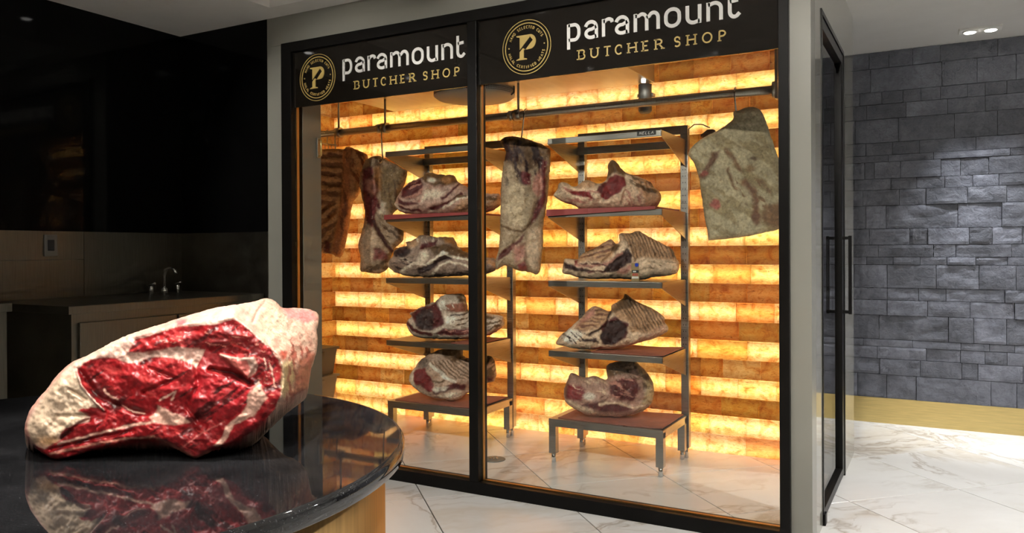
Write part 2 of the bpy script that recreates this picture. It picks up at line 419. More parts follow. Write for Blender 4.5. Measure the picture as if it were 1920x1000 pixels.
# stone wall of the corridor
wst = B(-3.0, 3.1, STONE_Y + 0.012, STONE_Y + 0.2, 0, CEIL).build('wall_stone', 'mortar', kind=S, label='dark split-face slate wall at the end of the corridor')
SZ = [2.54, 2.426, 2.264, 2.179, 2.078, 1.917, 1.831, 1.784, 1.67, 1.594, 1.486, 1.328, 1.218, 1.135, 1.082, 0.924, 0.841, 0.737, 0.572, 0.523, 0.44, 0.333, 0.168]
SX = [[-0.441, -0.317, -0.174, -0.011], [-0.432, -0.002, 0.198, 0.412], [-0.5, -0.363, -0.232, -0.125, -0.011, 0.144, 0.243, 0.361], [-0.457, -0.215, 0.03, 0.243],
      [-0.531, -0.261, 0.069, 0.31], [-0.463, -0.298, -0.135, 0.191], [-0.323, -0.052, 0.378], [-0.472, -0.41, -0.249, -0.009, 0.102, 0.261], [-0.538, -0.308, -0.152, 0.013, 0.172, 0.317],
      [-0.483, -0.257, -0.097, 0.142, 0.359], [-0.464, -0.339, 0.087, 0.332], [-0.443, -0.196, -0.087, 0.151, 0.28, 0.441], [-0.387, -0.054, 0.075, 0.384], [-0.295, -0.134, 0.024, 0.187, 0.363],
      [-0.333, -0.039, 0.205], [-0.333, -0.144, 0.018, 0.347], [-0.334, -0.09, 0.155, 0.4], [-0.385, 0.032, 0.175], [-0.181, 0.102, 0.262, 0.4], [-0.396, -0.099, 0.099, 0.237, 0.359],
      [-0.38, -0.134, 0.107, 0.198, 0.444], [-0.521, -0.338, -0.158, 0.269, 0.41]]
def stone(x0, x1, z0, z1, seed, rough):
    w, h = x1 - x0 - 0.003, z1 - z0 - 0.003
    nx, nz = max(4, int(w / 0.016)), max(3, int(h / 0.016)); m = MB(); rnd = random.Random(seed)
    proud = rnd.uniform(-0.004, 0.008); off = Vector((rnd.random() * 50, rnd.random() * 50, seed * 3.1)); tx, tz = rnd.uniform(-0.006, 0.006) , rnd.uniform(-0.008, 0.008)
    for j in range(nz + 1):
        for i in range(nx + 1):
            u, t = i / nx, j / nz; ex = min(u, 1 - u) * w; ez = min(t, 1 - t) * h; e = min(1, min(ex, ez) / 0.003)
            q = Vector((u * w * 9, 0, t * h * 14)) + off
            a = mnoise.fractal(q, 0.9, 2.1, 4); b = abs(mnoise.noise(q * 0.8 + Vector((9, 9, 9)))) * 2
            d = -proud - 0.004 - (rough * (0.5 * a + 0.9 * b) + tx * (u - .5) + tz * (t - .5)) * (0.35 + 0.65 * e)
            jx = (0.0022 * mnoise.noise(Vector((t * h * 60, i * 7.0, seed)))) if i in (0, nx) else 0
            jz = (0.0022 * mnoise.noise(Vector((u * w * 60, j * 7.0, seed + 5)))) if j in (0, nz) else 0
            m.v.append(((u - .5) * w + jx, d, (t - .5) * h + jz))
    for j in range(nz):
        for i in range(nx):
            a = j * (nx + 1) + i; m.f.append((a, a + 1, a + nx + 2, a + nx + 1)); m.sm.append(False)
    rim = [i for i in range(nx + 1)] + [j * (nx + 1) + nx for j in range(1, nz + 1)] + [nz * (nx + 1) + i for i in range(nx - 1, -1, -1)] + [j * (nx + 1) for j in range(nz - 1, 0, -1)]
    k0 = len(m.v); m.v += [(m.v[r][0], 0.014, m.v[r][2]) for r in rim]; n = len(rim)
    for k in range(n):
        m.f.append((rim[(k + 1) % n], rim[k], k0 + k, k0 + (k + 1) % n)); m.sm.append(False)
    return m.build('stone', 'stone', wst, loc=((x0 + x1) / 2, STONE_Y, (z0 + z1) / 2))
sd = 0
for r in range(len(SX)):
    xs = list(SX[r]); rnd = random.Random(100 + r)
    while xs[0] > -0.9: xs.insert(0, xs[0] - rnd.uniform(0.16, 0.36))
    while xs[-1] < 1.5: xs.append(xs[-1] + rnd.uniform(0.14, 0.40))
    for a, b in zip(xs, xs[1:]):
        sd += 1; stone(a, b, SZ[r + 1], SZ[r], sd, 0.0025 if r < 9 else (0.0075 if rnd.random() < 0.5 else 0.0035))
B(-3.0, 3.1, STONE_Y - 0.014, STONE_Y + 0.012, 0.0, 0.172).build('baseboard_stone', 'brass', kind=S, label='wide brushed brass skirting under the slate wall')

# kitchen walls (dark corner on the left)
kl = MB(); kl.box(LEFT_X - 0.1, LEFT_X, -3.1, FRONT, 1.31, CEIL)
kl.build('wall_left', 'black_gloss', kind=S, label='glossy black wall panel of the dark kitchen corner')
kb = MB(); kb.box(LEFT_X, -3.425, FRONT, 3.40, 1.31, CEIL); kb.build('wall_kitchen', 'black_gloss', kind=S)
sp = thing('wall_splashback', 'brushed steel splashback round the kitchen corner', None, kind=S)
for y0, y1, z0, z1 in ((-1.0, 0.9, 0.0, 1.31), (0.902, 1.85, 0.0, 1.31), (1.852, 2.66, 0.0, 1.155), (1.852, 2.66, 1.157, 1.31), (2.662, FRONT, 0.0, 1.31)):
    B(LEFT_X - 0.1, LEFT_X + 0.004, y0, y1, z0, z1).build('steel_panel', 'steel_dark', sp)
B(LEFT_X + 0.004, -3.425, FRONT - 0.004, 3.40, 0, 1.31).build('steel_panel', 'steel_dark', sp)

# ------------------------------------------------------------------ cold room interior
B(-4.3, -0.57, 3.42, 4.84, 2.50, 2.538).build('ceiling_cold_room', 'evap_paint', kind=S)
B(-4.3, -3.425, 3.41, 3.51, 0, 2.50).build('wall_cold_room_front', 'white_paint', kind=S)
ROWH, BW = 0.1105, 0.216
wsalt = B(-4.30, -0.57, SALT_Y + 0.07, SALT_Y + 0.10, 0, 2.50).build('wall_salt', 'cavity', kind=S, label='backlit wall of amber salt bricks behind the hanging meat')
wsl = B(-4.172, -4.142, 3.51, SALT_Y + 0.07, 0, 2.50).build('wall_salt_left', 'cavity', kind=S, label='backlit salt brick return wall at the left')
def brick_mesh():
    m = MB(); h = 0.5; d, e = 0.010, 0.004; ex, ez = 0.014, 0.028
    R1 = [(-h, -h), (h, -h), (h, h), (-h, h)]
    m.v = [(x, d + e, z) for x, z in R1] + [(x, e, z) for x, z in R1] + [(x * (1 - 2 * ex), 0, z * (1 - 2 * ez)) for x, z in R1]
    m.f = [(8, 9, 10, 11)] + [(a, (a + 1) % 4, 4 + (a + 1) % 4, 4 + a) for a in range(4)] + [(4 + a, 4 + (a + 1) % 4, 8 + (a + 1) % 4, 8 + a) for a in range(4)]
    m.sm = [False] * 9; return m.mesh('salt_brick')
bme = brick_mesh(); bme.materials.append(M['salt'])
rb = random.Random(11)
def tint(bright):  # paler tint puts the LED glow into courses before the strips
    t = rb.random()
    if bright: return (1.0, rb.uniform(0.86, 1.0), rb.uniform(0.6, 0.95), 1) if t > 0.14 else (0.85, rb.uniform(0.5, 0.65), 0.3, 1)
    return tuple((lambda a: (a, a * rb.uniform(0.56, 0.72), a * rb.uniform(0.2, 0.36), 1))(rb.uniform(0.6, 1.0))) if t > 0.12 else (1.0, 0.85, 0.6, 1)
rest = []
for r in range(23):
    z0 = r * ROWH; h = ROWH if z0 + ROWH < 2.5 else 2.5 - z0
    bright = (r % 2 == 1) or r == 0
    x = -4.142 + (0.0 if r % 2 else -0.0); first = True
    while x < -0.60:
        w = BW if not first else rb.choice((0.5, 1.0, 0.75, 0.35)) * BW; first = False
        if rb.random() < 0.12: w *= rb.choice((0.6, 1.35))
        w = min(w, -0.60 - x)
        if w < 0.03: break
        if z0 < 2.22 and x < -0.80:
            o = link('salt_brick', bme, None, wsalt, loc=(x + w / 2, SALT_Y, z0 + h / 2)); o.scale = (w - 0.0012, 1, h - 0.0012)
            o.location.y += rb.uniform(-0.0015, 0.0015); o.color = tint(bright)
        else: rest.append((x + w / 2, z0 + h / 2, w, h))
        x += w
    # return wall at the left: the two bricks of each course nearest the corner
    for y0, y1 in ((SALT_Y - 0.216, SALT_Y), (SALT_Y - 0.432, SALT_Y - 0.216)):
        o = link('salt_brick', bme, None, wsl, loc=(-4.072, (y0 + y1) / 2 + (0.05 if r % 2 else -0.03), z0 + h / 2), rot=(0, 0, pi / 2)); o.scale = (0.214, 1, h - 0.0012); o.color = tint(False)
m = MB()
for x, z, w, h in rest: m.box(x - w / 2 + 0.0006, x + w / 2 - 0.0006, SALT_Y, SALT_Y + 0.014, z - h / 2 + 0.0006, z + h / 2 - 0.0006)
m.build('salt_brick_remainder', 'salt', wsalt, kind='stuff')
B(-4.082, -4.070, 3.51, SALT_Y - 0.47, 0, 2.5).build('salt_brick_remainder', 'salt', wsl, kind='stuff')
for r in list(range(1, 23, 2)):
    z = (r + 0.5) * ROWH
    B(-4.12, -0.60, SALT_Y + 0.034, SALT_Y + 0.039, z - 0.008, z + 0.008).build('led_strip', 'led', wsalt)
    if r % 2: B(-4.135, -4.13, 3.6, SALT_Y, z - 0.003, z + 0.003).build('led_strip', 'led', wsl)
B(-4.12, -0.60, SALT_Y + 0.034, SALT_Y + 0.039, 0.022, 0.034).build('led_strip', 'led', wsalt)

# storefront glazing
win = thing('window_1', 'black framed two-pane shopfront glazing of the meat room', None, kind=S)
GX = (-3.215, -2.045, -1.993, -0.577); ZB, ZT = 0.060, 2.318
for x0, x1, z0, z1, nm in ((FX0, GX[0], 0, FT, 'jamb'), (GX[3], FX1, 0, FT, 'jamb'), (GX[1], GX[2], ZB, ZT, 'mullion'), (GX[0], GX[3], 0, ZB, 'bottom_rail'), (GX[0], GX[3], ZT, FT, 'top_rail')):
    B(x0, x1, FRONT - 0.028, FRONT + 0.060, z0, z1, b=0.002).build(nm, 'black_metal', win)
m = MB()
for x0, x1 in ((GX[0], GX[1]), (GX[2], GX[3])):
    m = MB(); t = 0.005
    m.box(x0, x0 + t, FRONT + 0.0125, FRONT + 0.03, ZB, ZT); m.box(x1 - t, x1, FRONT + 0.0125, FRONT + 0.03, ZB, ZT)
    m.box(x0 + t, x1 - t, FRONT + 0.0125, FRONT + 0.03, ZB, ZB + t)
    m.build('reflection_bead', 'bronze', win)  # bronze strips stand in for the salt glow mirrored on the frame
    B(x0 + 0.001, x1 - 0.001, FRONT + 0.004, FRONT + 0.012, ZB + 0.001, ZT - 0.001).build('pane', 'glass', win)

# ------------------------------------------------------------------ lettering
def arc(cx, cz, rx, rz, a0, a1, n=9):
    return [(cx + rx * cos(radians(a0 + (a1 - a0) * k / n)), cz + rz * sin(radians(a0 + (a1 - a0) * k / n))) for k in range(n + 1)]
def stroke(m, pts, w, y0, y1):
    P = [Vector((p[0], 0, p[1])) for p in pts]; n = len(P); L = []; Rr = []
    for k in range(n):
        a = P[max(0, k - 1)]; b = P[min(n - 1, k + 1)]; t = (b - a)
        t = t.normalized() if t.length > 0 else Vector((1, 0, 0)); nn = Vector((-t.z, 0, t.x))
        f = 1.0
        if 0 < k < n - 1:
            t1 = (P[k] - a).normalized(); f = 1 / max(0.6, abs(t1.dot(t)))
        L.append(P[k] + nn * (w / 2 * f)); Rr.append(P[k] - nn * (w / 2 * f))
    i = len(m.v)
    for yy in (y0, y1): m.v += [(p.x, yy, p.z) for p in L] + [(p.x, yy, p.z) for p in Rr]
    for k in range(n - 1):
        m.f.append((i + k, i + n + k, i + n + k + 1, i + k + 1)); m.f.append((i + k, i + k + 1, i + 2 * n + k + 1, i + 2 * n + k))
        m.f.append((i + n + k + 1, i + n + k, i + 3 * n + k, i + 3 * n + k + 1)); m.sm += [False] * 3
    m.f.append((i, i + 2 * n, i + 3 * n, i + n)); m.f.append((i + n - 1, i + 2 * n - 1, i + 4 * n - 1, i + 3 * n - 1)); m.sm += [False] * 2
# lower-case word mark: unit x-height, glyph box width 1
LOW = dict(
    p=[[(0.10, 1.0), (0.10, -0.46)], [(0.10, 0.93)] + arc(0.52, 0.58, 0.38, 0.36, 100, 0) + arc(0.52, 0.42, 0.38, 0.36, 0, -100) + [(0.12, 0.08)]],
    a=[arc(0.48, 0.62, 0.42, 0.34, 165, 0) + [(0.90, 0.0)], [(0.90, 0.66), (0.55, 0.53)] + arc(0.50, 0.30, 0.40, 0.24, 110, 250) + [(0.55, 0.06), (0.90, 0.12)]],
    r=[[(0.10, 1.0), (0.10, 0.0)], [(0.10, 0.84)] + arc(0.60, 0.66, 0.45, 0.30, 140, 50) + [(0.95, 0.76)]],
    m=[[(0.06, 1.0), (0.06, 0.0)], [(0.06, 0.86)] + arc(0.32, 0.62, 0.18, 0.32, 130, 0) + [(0.50, 0.0)], [(0.50, 0.70)] + arc(0.76, 0.62, 0.18, 0.32, 150, 0) + [(0.94, 0.0)]],
    o=[arc(0.5, 0.62, 0.40, 0.34, 0, 180) + arc(0.5, 0.38, 0.40, 0.34, 180, 360) + [(0.90, 0.62)]],
    u=[[(0.10, 1.0)] + arc(0.5, 0.38, 0.40, 0.32, 180, 280) + [(0.90, 0.14)], [(0.90, 1.0), (0.90, 0.0)]],
    n=[[(0.10, 1.0), (0.10, 0.0)], [(0.10, 0.86)] + arc(0.5, 0.62, 0.40, 0.32, 125, 0) + [(0.90, 0.0)]],
    t=[[(0.15, 1.38)] + arc(0.55, 0.36, 0.40, 0.30, 180, 300) + [(0.98, 0.24)], [(0.15, 0.88), (0.85, 0.92)]])
CAPS = {
    'A': [[(0, 0), (.5, 1), (1, 0)], [(.2, .36), (.8, .36)]],
    'B': [[(.1, 0), (.1, 1)], [(.1, 1)] + arc(.55, .77, .32, .23, 90, -90) + [(.1, .54)], [(.1, .54)] + arc(.58, .27, .36, .27, 90, -90) + [(.1, 0)]],
    'C': [arc(.55, .5, .47, .5, 48, 312, 16)], 'D': [[(.1, 0), (.1, 1)], [(.1, 1)] + arc(.45, .5, .47, .5, 90, -90, 14) + [(.1, 0)]],
    'E': [[(.1, 0), (.1, 1)], [(.1, 1), (.85, 1)], [(.1, .52), (.7, .52)], [(.1, 0), (.88, 0)]],
    'F': [[(.1, 0), (.1, 1)], [(.1, 1), (.85, 1)], [(.1, .5), (.7, .5)]],
    'H': [[(.1, 0), (.1, 1)], [(.9, 0), (.9, 1)], [(.1, .52), (.9, .52)]], 'I': [[(.5, 0), (.5, 1)]],
    'L': [[(.1, 1), (.1, 0)], [(.1, 0), (.85, 0)]], 'M': [[(.05, 0), (.05, 1), (.5, .25), (.95, 1), (.95, 0)]],
    'N': [[(.1, 0), (.1, 1)], [(.1, 1), (.9, 0)], [(.9, 0), (.9, 1)]], 'O': [arc(.5, .5, .47, .5, 0, 360, 24)],
    'P': [[(.15, 0), (.15, 1)], [(.15, 1)] + arc(.5, .73, .38, .27, 90, -90) + [(.15, .46)]],
    'R': [[(.1, 0), (.1, 1)], [(.1, 1)] + arc(.48, .75, .34, .25, 90, -90) + [(.1, .5)], [(.5, .5), (.98, 0)]],
    'S': [arc(.5, .75, .36, .25, 35, 270, 12) + arc(.5, .25, .40, .25, 90, -145, 12)[0:]],
    'T': [[(.5, 0), (.5, 1)], [(.02, 1), (.98, 1)]], 'U': [[(.1, 1)] + arc(.5, .38, .4, .38, 180, 360, 12) + [(.9, 1)]]}
SERIF = {'B': [(.02, 0), (.02, 1)], 'U': [(.1, 1), (.9, 1)], 'T': [(.5, 0)], 'H': [(.1, 0), (.1, 1), (.9, 0), (.9, 1)], 'E': [(.05, 0), (.05, 1)], 'R': [(.1, 0), (.1, 1), (.95, 0)], 'P': [(.15, 0)], 'C': [], 'S': [], 'O': []}

def sign_panel(x0, x1, dx, edx, cdx, label):
    t = thing('sign_panel', label, 'sign', ((x0 + x1) / 2, FRONT, 2.006), group='shop signs')
    ox = (x0 + x1) / 2
    B(x0 - ox, x1 - ox, -0.009, -0.001, 0, 0.311).build('panel', 'sign_black', t, label='black sign film')
    yF, yB = -0.0125, -0.0085
    xs = [(-2.850, -2.785), (-2.763, -2.699), (-2.676, -2.627), (-2.615, -2.551), (-2.528, -2.410), (-2.390, -2.316), (-2.295, -2.229), (-2.206, -2.139), (-2.117, -2.068)]
    for ch, (a, b) in zip('paramount', xs):
        m = MB(); w = b - a
        for st in LOW[ch]: stroke(m, [(a + dx - ox + p[0] * w, 2.154 - 2.006 + p[1] * 0.079) for p in st], 0.0155, yF, yB)
        m.build('letter', 'sign_white', t)
    xs = [(-2.769, -2.735), (-2.710, -2.669), (-2.644, -2.611), (-2.591, -2.556), (-2.531, -2.488), (-2.462, -2.433), (-2.406, -2.369), (-2.321, -2.293), (-2.266, -2.225), (-2.198, -2.158), (-2.132, -2.099)]
    for ch, (a, b) in zip('BUTCHERSHOP', xs):
        m = MB(); w = b - a; z0, hh = 0.061, 0.040
        P = lambda p: (a + cdx - ox + p[0] * w, z0 + p[1] * hh)
        for st in CAPS[ch]: stroke(m, [P(p) for p in st], 0.0062, yF, yB)
        for s in SERIF[ch]:
            q = P(s); stroke(m, [(q[0] - 0.008, q[1]), (q[0] + 0.008, q[1])], 0.0045, yF, yB)
        if ch in 'CS':
            q = P((.86, .82)); stroke(m, [(q[0], q[1] - 0.006), (q[0], q[1] + 0.006)], 0.0045, yF, yB)
        m.build('letter', 'sign_gold', t)
    ex, ez = -3.0325 + edx - ox, 2.158 - 2.006
    em = MB()
    for r in (0.128, 0.113): stroke(em, arc(ex, ez, r, r, 0, 360, 64), 0.0030 if r > .12 else 0.0045, yF, yB)
    e = em.build('emblem_ring', 'sign_gold', t)
    def ring_text(txt, a_mid, flip):
        m = MB(); n = len(txt); step = 7.4; hh, ww, rr = 0.0120, 0.0084, 0.0945
        for k, ch in enumerate(txt):
            if ch == ' ': continue
            ang = radians(a_mid + (1 if flip else -1) * (k - (n - 1) / 2) * step); c, s = cos(ang), sin(ang)
            for st in CAPS[ch]:
                pts = []
                for p in st:
                    lx, lz = (p[0] - .5) * ww, (p[1] - .5) * hh
                    if flip: tx, tz, nx, nz = -s, c, -c, -s
                    else: tx, tz, nx, nz = s, -c, c, s
                    pts.append((ex + c * rr + tx * lx + nx * lz, ez + s * rr + tz * lx + nz * lz))
                stroke(m, pts, 0.0024, yF, yB)
        return m
    m = ring_text('HAND SELECTED CUTS', 92, False); m.build('emblem_lettering', 'sign_gold', t)
    m = ring_text('HALAL CERTIFIED MEATS', 270, True); m.build('emblem_lettering', 'sign_gold', t)
    for a in (178, 4): MB().prism(arc(ex + 0.0945 * cos(radians(a)), ez + 0.0945 * sin(radians(a)), 0.0035, 0.0035, 0, 324, 9), yF, yB).build('emblem_dot', 'sign_gold', t)
    # the monogram: a slab P cut by a cleaver
    m = MB(); X = lambda u: ex + u; Z = lambda v: ez + v
    m.prism([(X(-.053), Z(.058)), (X(-.053), Z(.053)), (X(-.036), Z(.048)), (X(-.036), Z(-.010)), (X(.012), Z(.040)), (X(.002), Z(.058))], yF, yB)
    m.prism([(X(.002), Z(.058)), (X(.012), Z(.040)), (X(.018), Z(.046)), (X(.020), Z(.0585))], yF, yB)
    bowl = arc(.020 + ex, ez + .024, .030, .0345, 90, -80, 12)
    m.prism([(X(.020), Z(.0585))] + bowl[1:] + [(X(.0), Z(-.012)), (X(-.004), Z(-.010)), (X(.034), Z(.030)), (X(.020), Z(.047))], yF, yB)
    m.prism([(X(-.036), Z(-.020)), (X(-.018), Z(-.003)), (X(-.006), Z(-.010)), (X(-.014), Z(-.014)), (X(-.014), Z(-.050)), (X(-.036), Z(-.050))], yF, yB)
    m.prism([(X(-.054), Z(-.059)), (X(-.054), Z(-.056)), (X(-.036), Z(-.050)), (X(-.014), Z(-.050)), (X(.002), Z(-.054)), (X(.002), Z(-.059))], yF, yB)
    m.build('emblem_monogram', 'sign_gold', t)
    return t
sign_panel(GX[0] + 0.001, GX[1] - 0.001, 0.0, 0.0, 0.0, 'black shop sign with white word and gold emblem on the narrower left pane')
sign_panel(GX[2] + 0.001, GX[3] - 0.001, 1.338, 1.308, 1.312, 'black shop sign with white word and gold emblem on the wider right pane')

# ------------------------------------------------------------------ shelving units
def shelf_unit(x0, label, red_first):
    t = thing('shelf_unit', label, 'shelf', (x0, 3.96, 0), group='steel shelf units in the meat room')
    W = 0.661; D = 0.46
    for u in (-0.012, W - 0.033):
        B(u, u + 0.045, D - 0.02, D + 0.02, 0.06, 1.905, b=0.003).build('upright', 'steel', t)
        MB().cyl((u + 0.022, D, 0), 0.014, 0.014, 0.062, 12).build('foot', 'chrome', t)
        m = MB(); yy = D - 0.0215
        for k in range(36): m.box(u + 0.014, u + 0.017, yy, yy + 0.002, 0.5 + k * 0.037, 0.508 + k * 0.037); m.box(u + 0.028, u + 0.031, yy, yy + 0.002, 0.5 + k * 0.037, 0.508 + k * 0.037)
        m.build('slot_row', 'rubber', t, kind='stuff')
    B(0.034, W - 0.033, D - 0.02, D + 0.0, 1.855, 1.905, b=0.002).build('crossbar', 'steel', t)
    for z, full in ((1.820, False), (1.408, True), (1.023, True), (0.630, True)):
        if full: B(0.004, W - 0.004, 0.002, D - 0.025, z - 0.008, z, b=0.001).build('shelf_board', 'steel', t)
        B(0.0, W, 0.0, 0.012, z - 0.032, z + 0.0005, b=0.002).build('front_lip', 'steel', t)
        if not full: B(0.004, W - 0.004, D - 0.06, D - 0.045, z - 0.05, z - 0.005, b=0.002).build('rear_lip', 'steel', t)
        for u in (0.0, W - 0.004):
            m = MB(); q = [(0.0, z), (0.0, z - 0.032), (D - 0.028, z - 0.155), (D - 0.028, z)]
            i = 0; m.v = [(u, a, b) for a, b in q] + [(u + 0.004, a, b) for a, b in q]
            m.f = [(0, 1, 2, 3), (7, 6, 5, 4)] + [((k + 1) % 4, k, 4 + k, 4 + (k + 1) % 4) for k in range(4)]; m.sm = [False] * 6
            m.build('bracket', 'steel', t)
    return t
shelf_unit(-1.945, 'steel shelf unit nearer the right end of the glazing', True)
shelf_unit(-3.087, 'steel shelf unit nearer the left end of the glazing', True)
# bottom stands
def stand(x0, label):
    t = thing('steel_stand', label, 'stand', (x0, 3.96, 0), group='low steel stands'); W, D = 0.665, 0.43
    B(0, W, 0, D, 0.238, 0.247, b=0.001).build('top', 'steel', t)
    for a in ((0, W, 0, 0.012), (0, W, D - 0.012, D), (0, 0.012, 0.012, D - 0.012), (W - 0.012, W, 0.012, D - 0.012)):
        B(*a, 0.205, 0.238).build('apron', 'steel', t)
    for u in (0.0, W - 0.042):
        for v in (0.0, D - 0.042):
            l = B(u, u + 0.042, v + 0.0005, v + 0.042, 0.052, 0.236, b=0.002).build('leg', 'steel', t)
            MB().cyl((u + 0.021, v + 0.021, 0), 0.013, 0.013, 0.054, 12).build('foot', 'chrome', l)
    return t
stand(-1.947, 'low steel stand under the right-hand shelves'); stand(-3.080, 'low steel stand under the left-hand shelves')
# maker's badge on the right unit
bd = thing('maker_badge', 'small black badge with white slanted lettering on the upper shelf lip', 'badge', (-1.365, 3.9595, 1.797))
B(-0.052, 0.052, -0.003, 0.0, 0.0, 0.026, b=0.001).build('plate', 'tag_black', bd)
m = MB()
for k, ch in enumerate('NELLA'):
    for st in CAPS[ch]: stroke(m, [(-0.040 + k * 0.0165 + p[0] * 0.012 + p[1] * 0.004, 0.006 + p[1] * 0.014) for p in st], 0.0020, -0.0045, -0.003)
m.build('lettering', 'tag_white', bd)

# mats and papers under the meat
def mat_sheet(name, x0, x1, y0, y1, z, th, matn, label, curl=0.0, drop=0.0):
    m = MB(); n = 14; i = 0
    for k in range(n + 1):
        u = k / n; x = x0 + (x1 - x0) * u; dz = curl * max(0, (u - 0.72) / 0.28) ** 2 if curl else 0; wv = 0.0018 * sin(u * 9)+0.0018
        for y, zz in ((y0, 0), (y1, 0), (y1, th), (y0, th)): m.v.append((x - (x0 + x1) / 2, y - (y0 + y1) / 2 + (0.006 * sin(u * 7) if y == y1 else 0), zz + dz + (wv if zz and curl else 0)))
    for k in range(n):
        a = k * 4
        for q in range(4): m.f.append((a + q, a + (q + 1) % 4, a + 4 + (q + 1) % 4, a + 4 + q)); m.sm.append(False)
    m.f.append((3, 2, 1, 0)); m.f.append(tuple(n * 4 + q for q in range(4))); m.sm += [False] * 2
    if drop:                                         # front edge sagging over the shelf lip
        m.prism([(x0 - (x0 + x1) / 2, th), (x1 - (x0 + x1) / 2, th), (x1 - (x0 + x1) / 2, -0.002), (x0 - (x0 + x1) / 2, -drop)], y0 - (y0 + y1) / 2 - 0.004, y0 - (y0 + y1) / 2)
    return m.build(name, matn, label=label, cat='tray mat' if 'mat' in name else 'paper', loc=((x0 + x1) / 2, (y0 + y1) / 2, z))
mat_sheet('tray_mat', -1.948, -1.318, 3.950, 4.38, 1.4088, 0.013, 'mat_red', 'red mat on the top right-hand shelf', 0, 0.024)
mat_sheet('tray_mat', -3.090, -2.46, 3.950, 4.38, 1.4088, 0.013, 'mat_red', 'red mat on the top left-hand shelf', 0, 0.018)
mat_sheet('butcher_paper', -1.70, -1.29, 3.99, 4.37, 0.6306, 0.002, 'paper', 'brown paper sheet on the third right-hand shelf', 0.004)
mat_sheet('butcher_paper', -2.62, -2.43, 3.99, 4.36, 0.6306, 0.002, 'paper', 'reddish paper sheet on the third left-hand shelf', 0.004)
mat_sheet('butcher_paper', -1.90, -1.295, 3.985, 4.37, 0.2476, 0.003, 'paper', 'brown paper sheet on the right-hand low stand', 0.004)
mat_sheet('butcher_paper', -3.04, -2.44, 3.985, 4.37, 0.2476, 0.003, 'paper', 'dark red paper sheet on the left-hand low stand', 0.004)

# ------------------------------------------------------------------ hanging rail
RY, RZ = 4.15, 2.008
rail = thing('hanging_rail', 'long steel tube rail hung across the meat room', 'rail', (-0.74, RY, RZ))
MB().cyl((-3.33, 0, 0), 0.0225, 0.0225, 3.32, 20, 'x').build('tube', 'steel_rail', rail)
for x in (-3.635, -3.236, -2.233):
    l = x + 0.74
    MB().cyl((l - 0.022, 0, 0), 0.034, 0.034, 0.044, 20, 'x').build('collar', 'steel_rail', rail)
    if x > -3.5: MB().cyl((l - 0.062, 0, 0), 0.030, 0.030, 0.03, 20, 'x').build('collar', 'steel_rail', rail)
    MB().cyl((l, 0, 0.02), 0.0075, 0.0075, (2.50 if x < -3.5 else 2.1985) - RZ - 0.02, 10).build('hanger_rod', 'steel_rail', rail)
MB().cyl((-0.018, 0, 0), 0.042, 0.042, 0.016, 20, 'x').build('end_flange', 'steel_rail', rail)
B(-0.004, 0.010, -0.028, 0.028, -0.05, 0.49, b=0.002).build('end_strap', 'steel_rail', rail)

def hook(x, z_low, label, lean=0.0, straight=False):
    pts = []
    for a in range(-40, 181, 20): pts.append((0, 0.029 * cos(radians(a)), 0.029 * sin(radians(a))))
    pts = [(p[0], p[1], p[2]) for p in pts][::1]
    base = pts[-1]; dz = z_low - RZ
    pts += [(lean * 0.3, -0.026, dz * 0.35), (lean * 0.7, -0.02, dz * 0.7), (lean, -0.012, dz + 0.03)]
    if not straight: pts += [(lean, -0.03, dz + 0.008), (lean, -0.046, dz), (lean, -0.062, dz + 0.012), (lean, -0.066, dz + 0.03)]
    return MB().tube(pts, 0.0050, 8).build('meat_hook', 'chrome', label=label, cat='hook', group='hooks on the hanging rail', loc=(x, RY, RZ))
hook(-3.645, 1.80, 'straight thin hook holding the rack of hanging ribs', 0.0, True)
hook(-3.245, 1.77, 'curved steel hook in the split hanging joint beside the ribs', 0.0)
hook(-2.178, 1.83, 'thin steel hook in the dark hanging joint behind the mullion', -0.03, True)
hook(-0.945, 1.86, 'steel hook in the big pale slab at the right end', 0.01, True)
# comb hanger at the left end of the rail
cbh = thing('comb_hanger', 'comb of thin steel prongs in the top of the hanging ribs', 'hanger', (-3.70, RY - 0.01, 1.86))
MB().tube([(-0.12, 0, 0.09), (0.06, 0, 0.06)], 0.004, 8).build('bar', 'chrome', cbh)
for k in range(6): MB().tube([(-0.11 + k * 0.03, 0, 0.088 - k * 0.005), (-0.105 + k * 0.03, -0.004, -0.03)], 0.0028, 6).build('prong', 'chrome', cbh)
MB().tube([(-0.03, 0, 0.075), (-0.03, 0.0, 0.12), (-0.03, 0.024, 0.15), (-0.03, 0.0, 0.174), (-0.03, -0.024, 0.15)], 0.004, 8).build('hook_loop', 'chrome', cbh)

# ------------------------------------------------------------------ evaporator unit, pipe, lamp
ev = thing('evaporator_unit', 'grey ceiling cooling unit with round fan grille over the rail', 'cooling unit', (-3.47, 3.86, 2.20))
B(0, 1.95, 0.10, 0.70, 0.0, 0.015, b=0.003).build('drip_tray', 'evap', ev)
B(0.03, 1.92, 0.12, 0.68, 0.016, 0.30, b=0.006).build('casing', 'evap_paint', ev)
for u in (0.0, 1.935): B(u, u + 0.015, 0.10, 0.70, 0.012, 0.13, b=0.003).build('end_lip', 'evap', ev)
MB().lathe([(0.255, 0), (0.255, -0.035), (0.235, -0.05), (0.06, -0.062), (0.001, -0.062)], (0.885, 0.36, 0.0), 72).build('fan_housing', 'evap_paint', ev)
m = MB()
for k in range(130):
    a = radians(-160 + k * 320 / 130 )
    for q in range(3):
        r = 0.2562; z = -0.010 - q * 0.010
        c = Vector((0.885 + r * cos(a), 0.36 + r * sin(a), z)); tx = Vector((-sin(a), cos(a), 0)) * 0.0035; tz = Vector((0, 0, 0.003))
        m.poly([c - tx - tz, c + tx - tz, c + tx + tz, c - tx + tz])
m.build('grille_slots', 'rubber', ev, kind='stuff')
